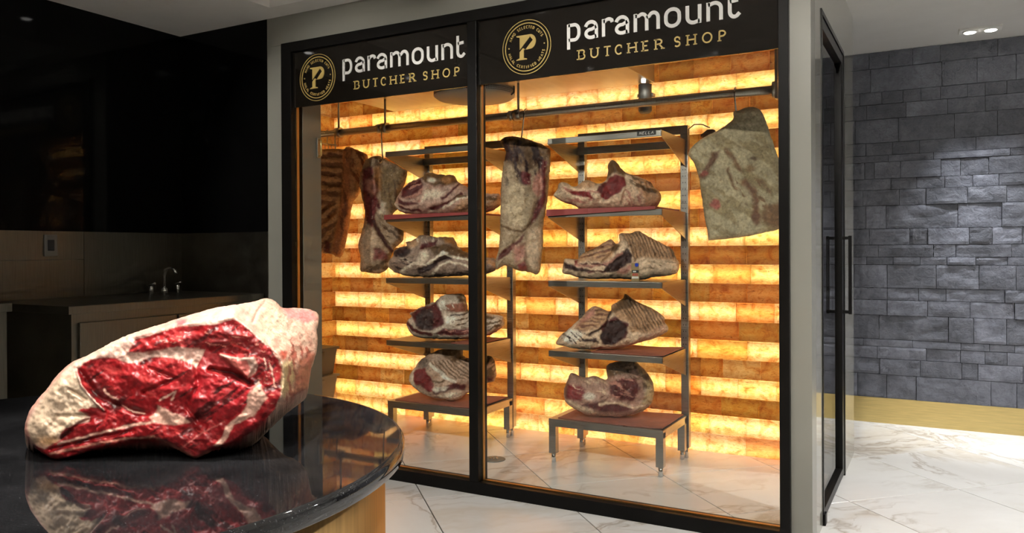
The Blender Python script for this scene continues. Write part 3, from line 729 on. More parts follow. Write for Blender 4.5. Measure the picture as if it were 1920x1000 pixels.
MB().tube([(1.17, 0.36, 0.0), (1.17, 0.36, -0.035), (1.15, 0.36, -0.05)], 0.006, 8).build('wire_guard', 'rubber', ev)
lp = MB().cyl((1.915, 0.60, -0.012), 0.013, 0.013, 0.012, 16).build('lamp', 'lamp_dim', ev)
pip = thing('drain_pipe', 'short grey vertical pipe under the cooling unit', 'pipe', (-1.575, 4.545, 2.02))
MB().tube([(0, 0, 0.172), (0, 0, 0.012), (0, 0, 0.0)], [0.040, 0.040, 0.028], 20).build('tube', 'plastic_grey', pip)
B(-0.05, 0.05, -0.002, 0.045, 0.10, 0.12, b=0.004).build('clip', 'plastic_light', pip)
ld = bpy.data.lights.new('evaporator_lamp', 'SPOT'); ld.energy = P_EVAP; ld.color = (1, 0.95, 0.85); ld.spot_size = radians(150); ld.shadow_soft_size = 0.02
lo = bpy.data.objects.new('evaporator_lamp', ld); COL.objects.link(lo); lo.location = (-1.555, 4.48, 2.16)
# cable loop
MB().tube([(-1.268, 4.40, 1.845), (-1.255, 4.36, 1.875), (-1.20, 4.28, 1.885), (-1.14, 4.22, 1.872), (-1.09, 4.18, 1.845)], 0.0035, 6).build('cable', 'plastic_light', label='thin pale cable looping from the right shelf upright', cat='cable')
# floor drain
dn = thing('floor_drain', 'round dark drain cover in the meat room floor', 'drain', (-2.25, 3.866, 0.0))
MB().lathe([(0.066, 0), (0.066, 0.003), (0.060, 0.0045), (0.001, 0.0045)], (0, 0, 0), 36).build('cover', 'plastic_grey', dn)
for k in range(5): MB().cyl((0.02 * cos(k * 1.256), 0.02 * sin(k * 1.256), 0.0045), 0.006, 0.005, 0.005, 10).build('bolt', 'chrome', dn)
# stacked crates
def crate(z, label, matn):
    t = thing('storage_crate', label, 'crate', (-3.86, 3.98, z), group='crates by the left wall'); h = 0.175
    m = MB(); q0, q1 = 0.165, 0.185
    m.v = [(-q0, -q0, 0), (q0, -q0, 0), (q0, q0, 0), (-q0, q0, 0), (-q1, -q1, h), (q1, -q1, h), (q1, q1, h), (-q1, q1, h)]
    m.f = [(3, 2, 1, 0), (0, 1, 5, 4), (1, 2, 6, 5), (2, 3, 7, 6), (3, 0, 4, 7), (4, 5, 6, 7)]; m.sm = [False] * 6
    m.build('tub', matn, t); B(-0.198, 0.198, -0.198, 0.198, h - 0.004, h + 0.012, b=0.004).build('lid', matn, t)
    for s in (-1, 1): B(s * 0.186, s * 0.200, -0.05, 0.05, h - 0.05, h - 0.012, b=0.004).build('handle', matn, t)
crate(0.160, 'pale grey crate under the darker one by the left jamb', 'plastic_light'); crate(0.349, 'dark grey lidded crate on top of the pale one', 'plastic_grey')
t = thing('crate_dolly', 'low grey base under the stacked crates', 'base', (-3.86, 3.98, 0)); B(-0.17, 0.17, -0.17, 0.17, 0.04, 0.158, b=0.004).build('deck', 'plastic_grey', t)
for a in (-0.13, 0.13):
    for b in (-0.13, 0.13): MB().cyl((a, b, 0), 0.02, 0.02, 0.042, 12).build('foot', 'rubber', t)

# ------------------------------------------------------------------ meat
def vnoise(x, y, seed=0):
    xi = np.floor(x).astype(np.int64); yi = np.floor(y).astype(np.int64); xf = x - xi; yf = y - yi
    def h(a, b):
        n = (a * 374761393 + b * 668265263 + seed * 144269) & 0x7fffffff
        n = ((n ^ (n >> 13)) * 1274126177) & 0x7fffffff
        return ((n ^ (n >> 16)) & 0xffff) / 65535.0
    u = xf * xf * (3 - 2 * xf); v = yf * yf * (3 - 2 * yf)
    return (h(xi, yi) * (1 - u) + h(xi + 1, yi) * u) * (1 - v) + (h(xi, yi + 1) * (1 - u) + h(xi + 1, yi + 1) * u) * v
def fbm(x, y, seed=0, oc=4):
    s = 0; a = 0.5; f = 1.0
    for k in range(oc): s = s + a * vnoise(x * f, y * f, seed + k * 17); a *= 0.5; f *= 2.03
    return s / (1 - 0.5 ** oc) - 0.5
def seg_dist(P, poly, closed=True):
    Q = np.array(poly, float); d = np.full(len(P), 1e9)
    for k in range(len(Q) if closed else len(Q) - 1):
        a = Q[k]; b = Q[(k + 1) % len(Q)]; ab = b - a; L = max(1e-9, ab @ ab)
        t = np.clip(((P - a) @ ab) / L, 0, 1); d = np.minimum(d, np.hypot(*(P - (a + t[:, None] * ab)).T))
    return d
def inside(P, poly):
    Q = np.array(poly, float); c = np.zeros(len(P), bool); x, y = P[:, 0], P[:, 1]
    for k in range(len(Q)):
        x1, y1 = Q[k]; x2, y2 = Q[(k + 1) % len(Q)]
        if y1 == y2: continue
        m = ((y1 > y) != (y2 > y)) & (x < (x2 - x1) * (y - y1) / (y2 - y1) + x1); c ^= m
    return c
def sdf(P, poly):                                   # positive inside
    d = seg_dist(P, poly); return np.where(inside(P, poly), d, -d)
def smooth01(t): t = np.clip(t, 0, 1); return t * t * (3 - 2 * t)
def resample(poly, step, seed=0, jit=0.0):
    out = []; Q = [Vector(p) for p in poly]; n = len(Q)
    for k in range(n):
        p0, p1, p2, p3 = Q[k - 1], Q[k], Q[(k + 1) % n], Q[(k + 2) % n]; m = max(1, int((p2 - p1).length / step))
        for q in range(m):
            t = q / m                                # gentle Catmull-Rom through the outline points
            c = 0.5 * ((2 * p1) + (p2 - p0) * t + (2 * p0 - 5 * p1 + 4 * p2 - p3) * t * t + (3 * p1 - p0 - 3 * p2 + p3) * t ** 3)
            out.append((c.x, c.y))
    A = np.array(out)
    if jit:
        A = A + np.stack([fbm(A[:, 0] / 5, A[:, 1] / 5, seed, 3), fbm(A[:, 0] / 5 + 40, A[:, 1] / 5, seed + 3, 3)], 1) * jit * 2
    return A
FAT = (0.64, 0.49, 0.35); PALE = (0.74, 0.63, 0.50); RED = (0.17, 0.014, 0.015); DARK = (0.030, 0.011, 0.010); TAN = (0.44, 0.27, 0.155)
BROWN = (0.12, 0.068, 0.032); PINK = (0.42, 0.20, 0.155); WHITE = (0.74, 0.69, 0.60); MAROON = (0.085, 0.010, 0.010); ORANGE = (0.34, 0.16, 0.055); OLIVE = (0.42, 0.33, 0.19)
def sheet(outline, step, seed, jit):
    ring = resample(outline, step, seed, jit); lo = ring.min(0); hi = ring.max(0); n = len(ring)
    gx, gy = np.meshgrid(np.arange(lo[0], hi[0], step), np.arange(lo[1], hi[1], step * 0.87))
    gx = gx + (np.arange(gx.shape[0]) % 2)[:, None] * step * 0.5
    G = np.stack([gx.ravel(), gy.ravel()], 1); G = G[inside(G, ring)]; G = G[seg_dist(G, ring) > step * 0.55]
    rg = np.random.RandomState(seed); G = G + (rg.rand(*G.shape) - 0.5) * step * 0.25
    P = np.concatenate([ring, G])
    res = delaunay_2d_cdt([Vector(p) for p in P], [(k, (k + 1) % n) for k in range(n)], [], 1, 1e-5, True)
    V = np.array([tuple(v) for v in res[0]]); F_ = np.array([tuple(f) for f in res[2] if len(f) == 3])
    T = [tuple(int(q) for q in f) for f in F_[inside(V[F_].mean(1), ring)]]
    d = seg_dist(V, ring); bnd = d < 1e-3
    return V, T, d, bnd
def paint(V, base, regions, seed, warp=3.0, grit=0.0):
    W = V + np.stack([fbm(V[:, 0] / 9, V[:, 1] / 9, seed + 1), fbm(V[:, 0] / 9 + 50, V[:, 1] / 9, seed + 2)], 1) * warp * 2
    C = np.tile(np.array(base, float), (len(V), 1))
    C *= (1 + 0.35 * fbm(V[:, 0] / 14, V[:, 1] / 14, seed + 5))[:, None]
    for r in regions:
        kind, col, soft, pts = r[0], np.array(r[1], float), r[2], r[3]
        if kind == 'poly': w = smooth01((sdf(W, pts) + soft) / (2 * soft))
        elif kind == 'line': w = smooth01((r[4] + soft - seg_dist(W, pts, False)) / (2 * soft))
        elif kind == 'spot':
            cx, cyy, rx, ry = pts; w = smooth01((1 - np.hypot((W[:, 0] - cx) / rx, (W[:, 1] - cyy) / ry)) * min(rx, ry) / (2 * soft) + 0.5)
        elif kind == 'rib':                          # parallel bones: gaps of darker flesh, trough shade in the colour too
            ang, per, duty = r[4:7]; q = W[:, 0] * -sin(radians(ang)) + W[:, 1] * cos(radians(ang)) + fbm(V[:, 0] / 16, V[:, 1] / 16, seed + 61) * min(per, 9.0) * 1.0
            w = (0.85 + 0.6 * fbm(V[:, 0] / 9, V[:, 1] / 9, seed + 62)) * smooth01((np.sin(q / per * 2 * pi) - duty) * 2.0 + 0.5) * smooth01((sdf(W, pts) + soft) / (2 * soft)) * 0.85
        elif kind == 'arcrib':  # fanned bones, trough shade put into the colour likewise
            (cx, cyy), per, duty = r[4:7]; q = np.hypot(W[:, 0] - cx, W[:, 1] - cyy)
            w = smooth01((np.sin(q / per * 2 * pi) - duty) * 2.0 + 0.5) * smooth01((sdf(W, pts) + soft) / (2 * soft)) * 0.8
        elif kind == 'streak':
            ang, per, th = r[4:7]; ca, sa = cos(radians(ang)), sin(radians(ang)); a = W[:, 0] * ca + W[:, 1] * sa; b = -W[:, 0] * sa + W[:, 1] * ca
            w = smooth01((fbm(a / (per * 5), b / per, seed + 31) - th) * 9) * smooth01((sdf(W, pts) + soft) / (2 * soft))
        C = C * (1 - w[:, None]) + col * w[:, None] * (1 + 0.25 * fbm(V[:, 0] / 6, V[:, 1] / 6, seed + 9))[:, None]
    if grit:                                         # mottled crust, shade of crevices and pits in the colour, pale flecks
        a = fbm(V[:, 0] / 7, V[:, 1] / 7, seed + 41, 4); b = np.abs(fbm(V[:, 0] / 11 + 9, V[:, 1] / 11, seed + 43, 4)); c = fbm(V[:, 0] / 3.2, V[:, 1] / 3.2, seed + 47, 2)
        C = C * (1 + grit * 1.5 * a + grit * 0.5 * c)[:, None] * (1 - grit * 0.75 * smooth01(1 - b / 0.035))[:, None] * np.array((1.0, 0.97, 0.94))
        fl = smooth01((c - 0.27) * 12) * smooth01((fbm(V[:, 0] / 30, V[:, 1] / 30, seed + 51, 2)) * 8 + 0.3) * grit * 0.7
        C = C * (1 - fl[:, None]) + np.array(PALE) * fl[:, None]
    return np.clip(C, 0.004, 0.95)
def relief(V, feats, seed):
    H = np.zeros(len(V))
    for f in feats:
        if f[0] == 'rib':
            _, pts, ang, per, amp = f; q = V[:, 0] * -sin(radians(ang)) + V[:, 1] * cos(radians(ang)); H += amp * -np.sin(q / per * 2 * pi) * smooth01(sdf(V, pts) / 4)
        elif f[0] == 'arcrib':
            _, pts, (cx, cyy), per, amp = f; q = np.hypot(V[:, 0] - cx, V[:, 1] - cyy); H += amp * -np.sin(q / per * 2 * pi) * smooth01(sdf(V, pts) / 4)
        elif f[0] == 'poly': _, pts, amp, soft = f; H += amp * smooth01((sdf(V, pts) + soft) / (2 * soft))
        elif f[0] == 'line': _, pts, amp, wd = f; H += amp * smooth01(1 - seg_dist(V, pts, False) / wd)
    return H
def close_mesh(name, V, T, bnd, PF, PB, C, CB, mat, origin, rz=0.0, label=None, cat=None, group=None):
    """front and back sheets share the outline; PF/PB are world points"""
    n = len(V); idx = np.full(n, -1); inn = np.where(~bnd)[0]; idx[bnd] = np.where(bnd)[0]; idx[inn] = n + np.arange(len(inn))
    P = np.concatenate([PF, PB[inn]]); cols = np.concatenate([C, CB[inn]])
    def up(t):
        a, b, c = t; return (V[b][0] - V[a][0]) * (V[c][1] - V[a][1]) - (V[b][1] - V[a][1]) * (V[c][0] - V[a][0])
    faces = []
    for t in T:
        q = t if up(t) < 0 else t[::-1]               # pixel rows run downwards
        faces.append(q); faces.append(tuple(int(idx[k]) for k in q[::-1]))
    ca, sa = cos(-rz), sin(-rz); L = P - np.array(origin); X = L[:, 0] * ca - L[:, 1] * sa; Y = L[:, 0] * sa + L[:, 1] * ca; L = np.stack([X, Y, L[:, 2]], 1)
    me = bpy.data.meshes.new(name); me.from_pydata(L.tolist(), [], faces)
    me.polygons.foreach_set('use_smooth', [True] * len(me.polygons))
    at = me.color_attributes.new('Col', 'FLOAT_COLOR', 'POINT'); at.data.foreach_set('color', np.concatenate([cols, np.ones((len(cols), 1))], 1).ravel().astype(np.float32))
    me.update()
    return link(name, me, mat, loc=origin, rot=(0, 0, rz), label=label, cat=cat, group=group)
cF, cR, cU = np.array(CF), np.array(CR), np.array(CU); cC = np.array((0, 0, CAMH))
def photo_plane(V, depth):
    """traced outline scaled to metres on an upright plane at that distance (one depth per point or one for all)"""
    d = np.asarray(depth) * np.ones(len(V))
    return cC + d[:, None] * (cF + cR * ((V[:, 0] - 960) / FPX)[:, None] + cU * ((PPY - V[:, 1]) / FPX)[:, None])
def joint(name, label, cat, outline, at_y, tf, tb, er, base, regions, feats, seed, group, rest_z=None, step=1.7, jit=1.0, lump=0.017, warp=3.0, lumpscale=22, grit=0.42, gain=1.3):
    ctr = np.array(outline, float).mean(0); d0 = cF + cR * (ctr[0] - 960) / FPX + cU * (PPY - ctr[1]) / FPX; w = at_y / d0[1]
    V, T, e, bnd = sheet(outline, step, seed, jit); mpp = w / FPX
    prof = np.sqrt(np.clip(1 - (1 - np.clip(e * mpp / er, 0, 1)) ** 2, 0, 1))
    C = paint(V, base, regions, seed, warp, grit); H = relief(V, feats, seed) * smooth01(e / 5)
    nz = (fbm(V[:, 0] / lumpscale, V[:, 1] / lumpscale, seed + 70) * lump * 2 + fbm(V[:, 0] / 7, V[:, 1] / 7, seed + 71) * lump * 0.9) * prof
    P0 = photo_plane(V, w); PF = P0 - cF * ((tf * prof + H + nz)[:, None]); PB = P0 + cF * ((tb * prof + nz)[:, None])
    if rest_z is not None:
        dz = rest_z - min(PF[:, 2].min(), PB[:, 2].min()); PF[:, 2] += dz; PB[:, 2] += dz
    C = np.clip(C * gain, 0.003, 0.92); CB = np.tile(np.array(FAT) * 0.8, (len(V), 1)) * (1 + 0.3 * fbm(V[:, 0] / 12, V[:, 1] / 12, seed + 90))[:, None]
    lowest = PF[np.argmin(PF[:, 2])]; o = P0.mean(0); o[2] = min(PF[:, 2].min(), PB[:, 2].min())
    return close_mesh(name, V, T, bnd, PF, PB, C, CB, 'meat_aged', tuple(o), YAW, label, cat, group)
def Z(x0, y0, s, pts): return [(x0 + x / s, y0 + y / s) for x, y in pts]
GS, GH = 'aged rib joints on the shelves', 'joints on the hanging rail'

# --- right-hand unit
z = lambda *p: Z(1010, 220, 4.547, p)
joint('rib_joint', 'aged rib joint with tall chine bone and red eye, on the top right shelf', 'meat',
      z((130, 640), (160, 600), (175, 545), (230, 540), (310, 575), (400, 520), (510, 548), (570, 520), (590, 450), (590, 390), (625, 350), (665, 370), (740, 455), (850, 490), (950, 535), (985, 580), (1040, 640), (1035, 710), (970, 755), (680, 765), (380, 770), (310, 740), (200, 705), (135, 660)),
      4.14, 0.075, 0.08, 0.07, FAT, [
    ('poly', TAN, 4, z((310, 575), (400, 515), (520, 545), (460, 590), (330, 600))), ('poly', TAN, 5, z((760, 460), (980, 560), (1045, 640), (1020, 740), (900, 740), (820, 560))),
    ('streak', BROWN, 4, z((740, 470), (1000, 560), (1000, 700), (760, 560)), 20, 5, 0.02),
    ('poly', BROWN, 2.5, z((580, 400), (625, 345), (670, 365), (760, 470), (700, 490), (620, 470), (575, 520))), ('poly', MAROON, 2, z((905, 530), (975, 535), (985, 570), (930, 560))),
    ('poly', RED, 1.6, z((640, 480), (720, 500), (725, 570), (660, 640), (560, 700), (510, 680), (510, 640), (560, 570), (590, 510))),
    ('poly', MAROON, 2, z((500, 580), (560, 540), (575, 560), (520, 640), (480, 640))), ('poly', RED, 1.6, z((205, 590), (300, 612), (420, 625), (475, 690), (380, 672), (270, 642))),
    ('streak', PINK, 4, z((200, 560), (500, 600), (500, 760), (160, 680)), 8, 5, 0.05), ('streak', PINK, 4, z((680, 600), (860, 620), (860, 750), (690, 750)), 60, 4, 0.03)],
      [('poly', z((500, 700), (640, 480), (725, 490), (725, 580), (560, 710)), -0.006, 5), ('line', z((700, 720), (740, 560), (730, 470)), -0.010, 6), ('rib', z((760, 470), (980, 560), (980, 650), (780, 600)), 65, 9, 0.004)], 101, GS, rest_z=1.4215)
z = lambda *p: Z(1010, 420, 4.547, p)
joint('rib_joint', 'aged rib rack with long rib bones and a price tag, on the second right shelf', 'meat',
      z((205, 430), (210, 350), (230, 305), (330, 310), (380, 260), (490, 210), (610, 143), (660, 180), (690, 155), (690, 95), (780, 90), (850, 70), (920, 110), (1000, 150), (1090, 195), (1140, 230), (1170, 300), (1195, 350), (1175, 430), (1080, 455), (980, 465), (870, 488), (700, 480), (560, 480), (440, 482), (330, 465), (270, 445)),
      4.14, 0.085, 0.08, 0.07, FAT, [
    ('poly', TAN, 3, z((690, 95), (850, 65), (1150, 230), (1170, 320), (1000, 310), (880, 290), (800, 320), (770, 240))), ('poly', TAN, 3, z((215, 300), (610, 140), (660, 190), (600, 300), (540, 330), (340, 330))),
    ('rib', BROWN, 4, z((690, 95), (850, 65), (1160, 240), (1160, 320), (880, 290), (790, 310)), 72, 6.2, 0.15), ('rib', MAROON, 4, z((240, 300), (610, 140), (650, 190), (560, 290), (350, 315)), -14, 8.5, 0.3),
    ('poly', BROWN, 2, z((1090, 190), (1150, 230), (1150, 300), (1120, 290))), ('poly', BROWN, 3, z((590, 230), (650, 180), (690, 190), (640, 260))),
    ('poly', DARK, 1.8, z((600, 320), (680, 260), (740, 215), (785, 270), (765, 340), (690, 400), (610, 425), (535, 420), (550, 370))), ('poly', DARK, 2, z((215, 335), (330, 380), (460, 400), (440, 420), (300, 410), (215, 390))),
    ('line', PINK, 2, z((300, 360), (420, 370), (560, 350), (690, 260)), 2.2), ('poly', PINK, 3, z((640, 420), (740, 370), (780, 340), (790, 390), (700, 440))), ('streak', MAROON, 4, z((330, 340), (560, 330), (560, 430), (330, 420)), 10, 4, 0.04),
    ('streak', BROWN, 4, z((900, 330), (1180, 340), (1160, 450), (960, 450)), 15, 4, 0.08), ('poly', RED, 2, z((300, 330), (335, 320), (330, 350), (305, 365)))],
      [('rib', z((690, 95), (850, 65), (1160, 240), (1160, 320), (880, 290), (790, 310)), 72, 6.2, 0.006), ('rib', z((240, 300), (610, 140), (650, 190), (560, 290), (350, 315)), -14, 8.5, 0.005), ('poly', z((540, 430), (740, 215), (790, 290), (690, 410)), -0.012, 5), ('line', z((650, 190), (600, 280), (540, 330)), -0.012, 5)], 102, GS, rest_z=1.024)
z = lambda *p: Z(900, 540, 2.631, p)
joint('rib_joint', 'aged rib joint with dark round eye and pale flaky end, on the third right shelf', 'meat',
      z((375, 295), (400, 255), (440, 225), (500, 170), (560, 115), (640, 140), (650, 110), (700, 80), (720, 55), (780, 95), (850, 125), (905, 165), (910, 190), (930, 230), (880, 265), (800, 290), (700, 318), (600, 328), (480, 325), (400, 308)),
      4.13, 0.085, 0.08, 0.07, FAT, [
    ('poly', TAN, 3, z((645, 110), (720, 50), (910, 165), (915, 200), (850, 235), (740, 240), (720, 190), (660, 160))), ('rib', BROWN, 4, z((650, 100), (720, 50), (910, 165), (900, 210), (780, 240), (720, 180)), 62, 6.0, 0.1),
    ('poly', BROWN, 3, z((640, 140), (720, 50), (770, 90), (720, 120))), ('poly', TAN, 3, z((500, 170), (560, 112), (640, 140), (610, 200), (520, 230), (460, 230))), ('rib', MAROON, 4, z((490, 175), (560, 112), (640, 140), (560, 220), (470, 230)), 0, 7, 0.35),
    ('poly', PINK, 3, z((520, 150), (560, 120), (560, 150), (470, 215))), ('line', DARK, 2, z((640, 140), (610, 210), (530, 250)), 2.5),
    ('poly', WHITE, 2, z((395, 265), (430, 225), (490, 230), (500, 250), (450, 300), (430, 290))), ('streak', DARK, 2, z((390, 250), (500, 225), (560, 270), (440, 300)), 40, 3, 0.04),
    ('poly', MAROON, 2.5, z((590, 200), (660, 160), (720, 195), (715, 260), (650, 300), (590, 290))), ('poly', DARK, 1.8, z((580, 260), (620, 190), (680, 175), (715, 215), (700, 265), (640, 300), (600, 295))), ('poly', DARK, 2, z((480, 270), (560, 265), (580, 290), (520, 285))),
    ('streak', PINK, 3, z((400, 290), (600, 290), (600, 325), (420, 315)), 3, 4, 0.0), ('streak', PINK, 4, z((700, 270), (900, 210), (930, 240), (720, 315)), -18, 5, 0.06)],
      [('rib', z((650, 100), (720, 50), (910, 165), (900, 210), (780, 240), (720, 180)), 62, 6.0, 0.006), ('rib', z((490, 175), (560, 112), (640, 140), (560, 220), (470, 230)), 0, 7, 0.004), ('poly', z((580, 260), (620, 190), (680, 175), (715, 215), (640, 300)), -0.010, 4), ('line', z((640, 140), (610, 210), (530, 250)), -0.014, 5)], 103, GS, rest_z=0.6335)
z = lambda *p: Z(1010, 620, 3.447, p)
joint('rib_joint', 'squat muted pink rib joint on the right-hand low stand', 'meat',
      z((165, 490), (165, 440), (190, 370), (215, 335), (300, 365), (360, 352), (440, 375), (440, 290), (520, 255), (610, 240), (640, 270), (700, 330), (740, 400), (745, 470), (720, 540), (650, 590), (540, 615), (430, 612), (320, 605), (240, 570), (180, 530)),
      4.13, 0.085, 0.08, 0.08, (0.36, 0.22, 0.17), [
    ('poly', OLIVE, 5, z((620, 280), (720, 350), (750, 470), (700, 560), (600, 610), (660, 500), (680, 400))), ('poly', FAT, 4, z((160, 480), (260, 530), (400, 590), (560, 600), (700, 560), (640, 600), (430, 620), (240, 575), (170, 520))),
    ('poly', BROWN, 4, z((430, 290), (520, 250), (620, 235), (660, 280), (560, 320), (450, 350))), ('streak', BROWN, 4, z((450, 290), (700, 330), (740, 470), (560, 320)), 25, 4, 0.05),
    ('poly', MAROON, 3, z((450, 390), (520, 350), (610, 350), (640, 420), (600, 490), (520, 500), (450, 460))), ('streak', PINK, 3, z((450, 390), (520, 350), (620, 350), (640, 430), (590, 500), (460, 470)), 12, 4, 0.02),
    ('poly', RED, 4, z((180, 400), (260, 400), (310, 450), (260, 500), (170, 490))), ('streak', FAT, 4, z((190, 350), (430, 380), (430, 480), (300, 470), (200, 420)), 18, 5, 0.06), ('spot', WHITE, 4, (1102, 756, 9, 7)),
    ('poly', MAROON, 4, z((250, 520), (420, 500), (600, 540), (560, 570), (400, 570))), ('line', FAT, 2, z((380, 520), (480, 510), (600, 540), (700, 530)), 2)],
      [('poly', z((440, 400), (520, 340), (620, 345), (640, 430), (590, 500), (460, 470)), 0.010, 8), ('line', z((430, 380), (470, 470), (420, 510)), -0.010, 6)], 104, GS, rest_z=0.2515)
# --- left-hand unit
z = lambda *p: Z(660, 270, 6.4, p)
joint('rib_joint', 'streaky aged joint with crumbly top, on the top left shelf', 'meat',
      z((515, 720), (530, 650), (560, 590), (620, 500), (720, 430), (850, 380), (880, 335), (950, 325), (1050, 350), (1220, 360), (1280, 440), (1420, 520), (1540, 570), (1700, 580), (1770, 590), (1780, 720), (1600, 810), (1400, 825), (1000, 828), (800, 830), (650, 820), (560, 780)),
      4.13, 0.080, 0.08, 0.07, (0.46, 0.31, 0.25), [
    ('poly', BROWN, 3, z((850, 380), (880, 330), (1060, 345), (1220, 355), (1280, 440), (1180, 490), (1000, 500), (880, 450))), ('spot', ORANGE, 3, (840, 337, 12, 7)), ('spot', PALE, 2, (812, 338, 7, 5)),
    ('poly', MAROON, 3, z((600, 530), (720, 440), (840, 400), (870, 500), (850, 600), (700, 660), (600, 620))), ('streak', PINK, 3, z((600, 530), (840, 400), (870, 520), (850, 700), (600, 640)), -30, 4, 0.02),
    ('poly', PALE, 4, z((900, 560), (1000, 530), (1110, 570), (1080, 640), (900, 650), (840, 700))), ('line', MAROON, 1.5, z((1100, 650), (1200, 560), (1290, 480)), 2.2), ('line', MAROON, 2, z((960, 770), (1100, 730), (1240, 670), (1320, 600)), 4.0),
    ('poly', MAROON, 2, z((560, 620), (640, 680), (800, 700), (820, 720), (640, 730), (570, 700))), ('line', MAROON, 1.5, z((570, 740), (680, 780), (840, 790)), 2.5), ('line', PALE, 2, z((520, 700), (580, 790), (800, 820), (1050, 800), (1300, 640), (1420, 630)), 2.5),
    ('poly', TAN, 4, z((1330, 650), (1780, 640), (1770, 730), (1400, 820), (1200, 810))), ('streak', BROWN, 3, z((1280, 600), (1780, 620), (1600, 800), (1250, 800)), -8, 4, 0.06), ('streak', BROWN, 2, z((1540, 575), (1770, 590), (1770, 650), (1540, 640)), 5, 3, 0.0)],
      [('poly', z((850, 380), (880, 330), (1220, 355), (1280, 440), (1000, 500)), 0.012, 6), ('line', z((960, 770), (1240, 670), (1320, 600)), -0.008, 5)], 105, GS, rest_z=1.4215, jit=1.6)
z = lambda *p: Z(660, 420, 6.4, p)
joint('rib_joint', 'grey-brown aged joint with pale seams, on the second left shelf', 'meat',
      z((425, 470), (490, 390), (500, 330), (560, 290), (660, 260), (650, 220), (740, 190), (810, 140), (900, 135), (1000, 160), (1100, 155), (1210, 165), (1270, 270), (1330, 320), (1420, 360), (1540, 400), (1700, 410), (1740, 460), (1730, 550), (1620, 600), (1420, 620), (1000, 635), (750, 635), (600, 610), (480, 560)),
      4.13, 0.080, 0.08, 0.07, (0.30, 0.215, 0.17), [
    ('poly', DARK, 3, z((500, 340), (560, 295), (720, 270), (720, 340), (660, 400), (540, 400))), ('streak', PALE, 3, z((430, 430), (700, 380), (850, 450), (600, 600), (460, 540)), 20, 3, 0.08), ('streak', DARK, 3, z((450, 420), (760, 400), (760, 470), (560, 560)), 15, 4, 0.02),
    ('poly', TAN, 3, z((650, 220), (740, 190), (810, 140), (840, 200), (780, 280), (700, 290))), ('poly', MAROON, 2, z((840, 240), (920, 215), (1040, 200), (1020, 260), (900, 300), (830, 300))), ('streak', PALE, 2, z((740, 190), (900, 135), (1100, 160), (1060, 210), (850, 230)), 70, 3, 0.05),
    ('poly', ORANGE, 3, z((1090, 160), (1210, 165), (1230, 240), (1130, 230))), ('poly', PALE, 3, z((830, 340), (900, 320), (950, 380), (900, 440), (840, 490), (800, 470))), ('poly', BROWN, 3, z((950, 290), (1100, 230), (1300, 300), (1420, 370), (1420, 420), (1180, 370), (1000, 380))),
    ('line', DARK, 2, z((820, 550), (920, 530), (1000, 480), (1080, 410), (1180, 400)), 5.5), ('line', PALE, 1.2, z((560, 610), (660, 520), (760, 475), (900, 480), (980, 440), (1060, 375), (1130, 350), (1200, 390), (1420, 425)), 2.0),
    ('poly', WHITE, 1.5, z((1050, 370), (1100, 315), (1170, 345), (1120, 365))), ('line', PALE, 1.2, z((980, 600), (1080, 500), (1180, 450), (1260, 470), (1420, 505)), 2.0), ('line', FAT, 2, z((430, 480), (520, 590), (700, 625), (950, 620)), 2.5),
    ('streak', DARK, 3, z((1000, 560), (1420, 520), (1420, 610), (1000, 630)), -4, 3, 0.02), ('streak', TAN, 3, z((1540, 400), (1740, 450), (1620, 600), (1540, 600)), 20, 3, 0.0)],
      [('poly', z((740, 190), (900, 135), (1210, 165), (1230, 240), (900, 300)), 0.012, 5), ('line', z((820, 550), (1000, 480), (1180, 400)), -0.012, 6), ('line', z((660, 520), (980, 440), (1130, 350), (1420, 425)), 0.006, 3)], 106, GS, rest_z=1.024, jit=1.6)
z = lambda *p: Z(660, 540, 6.0, p)
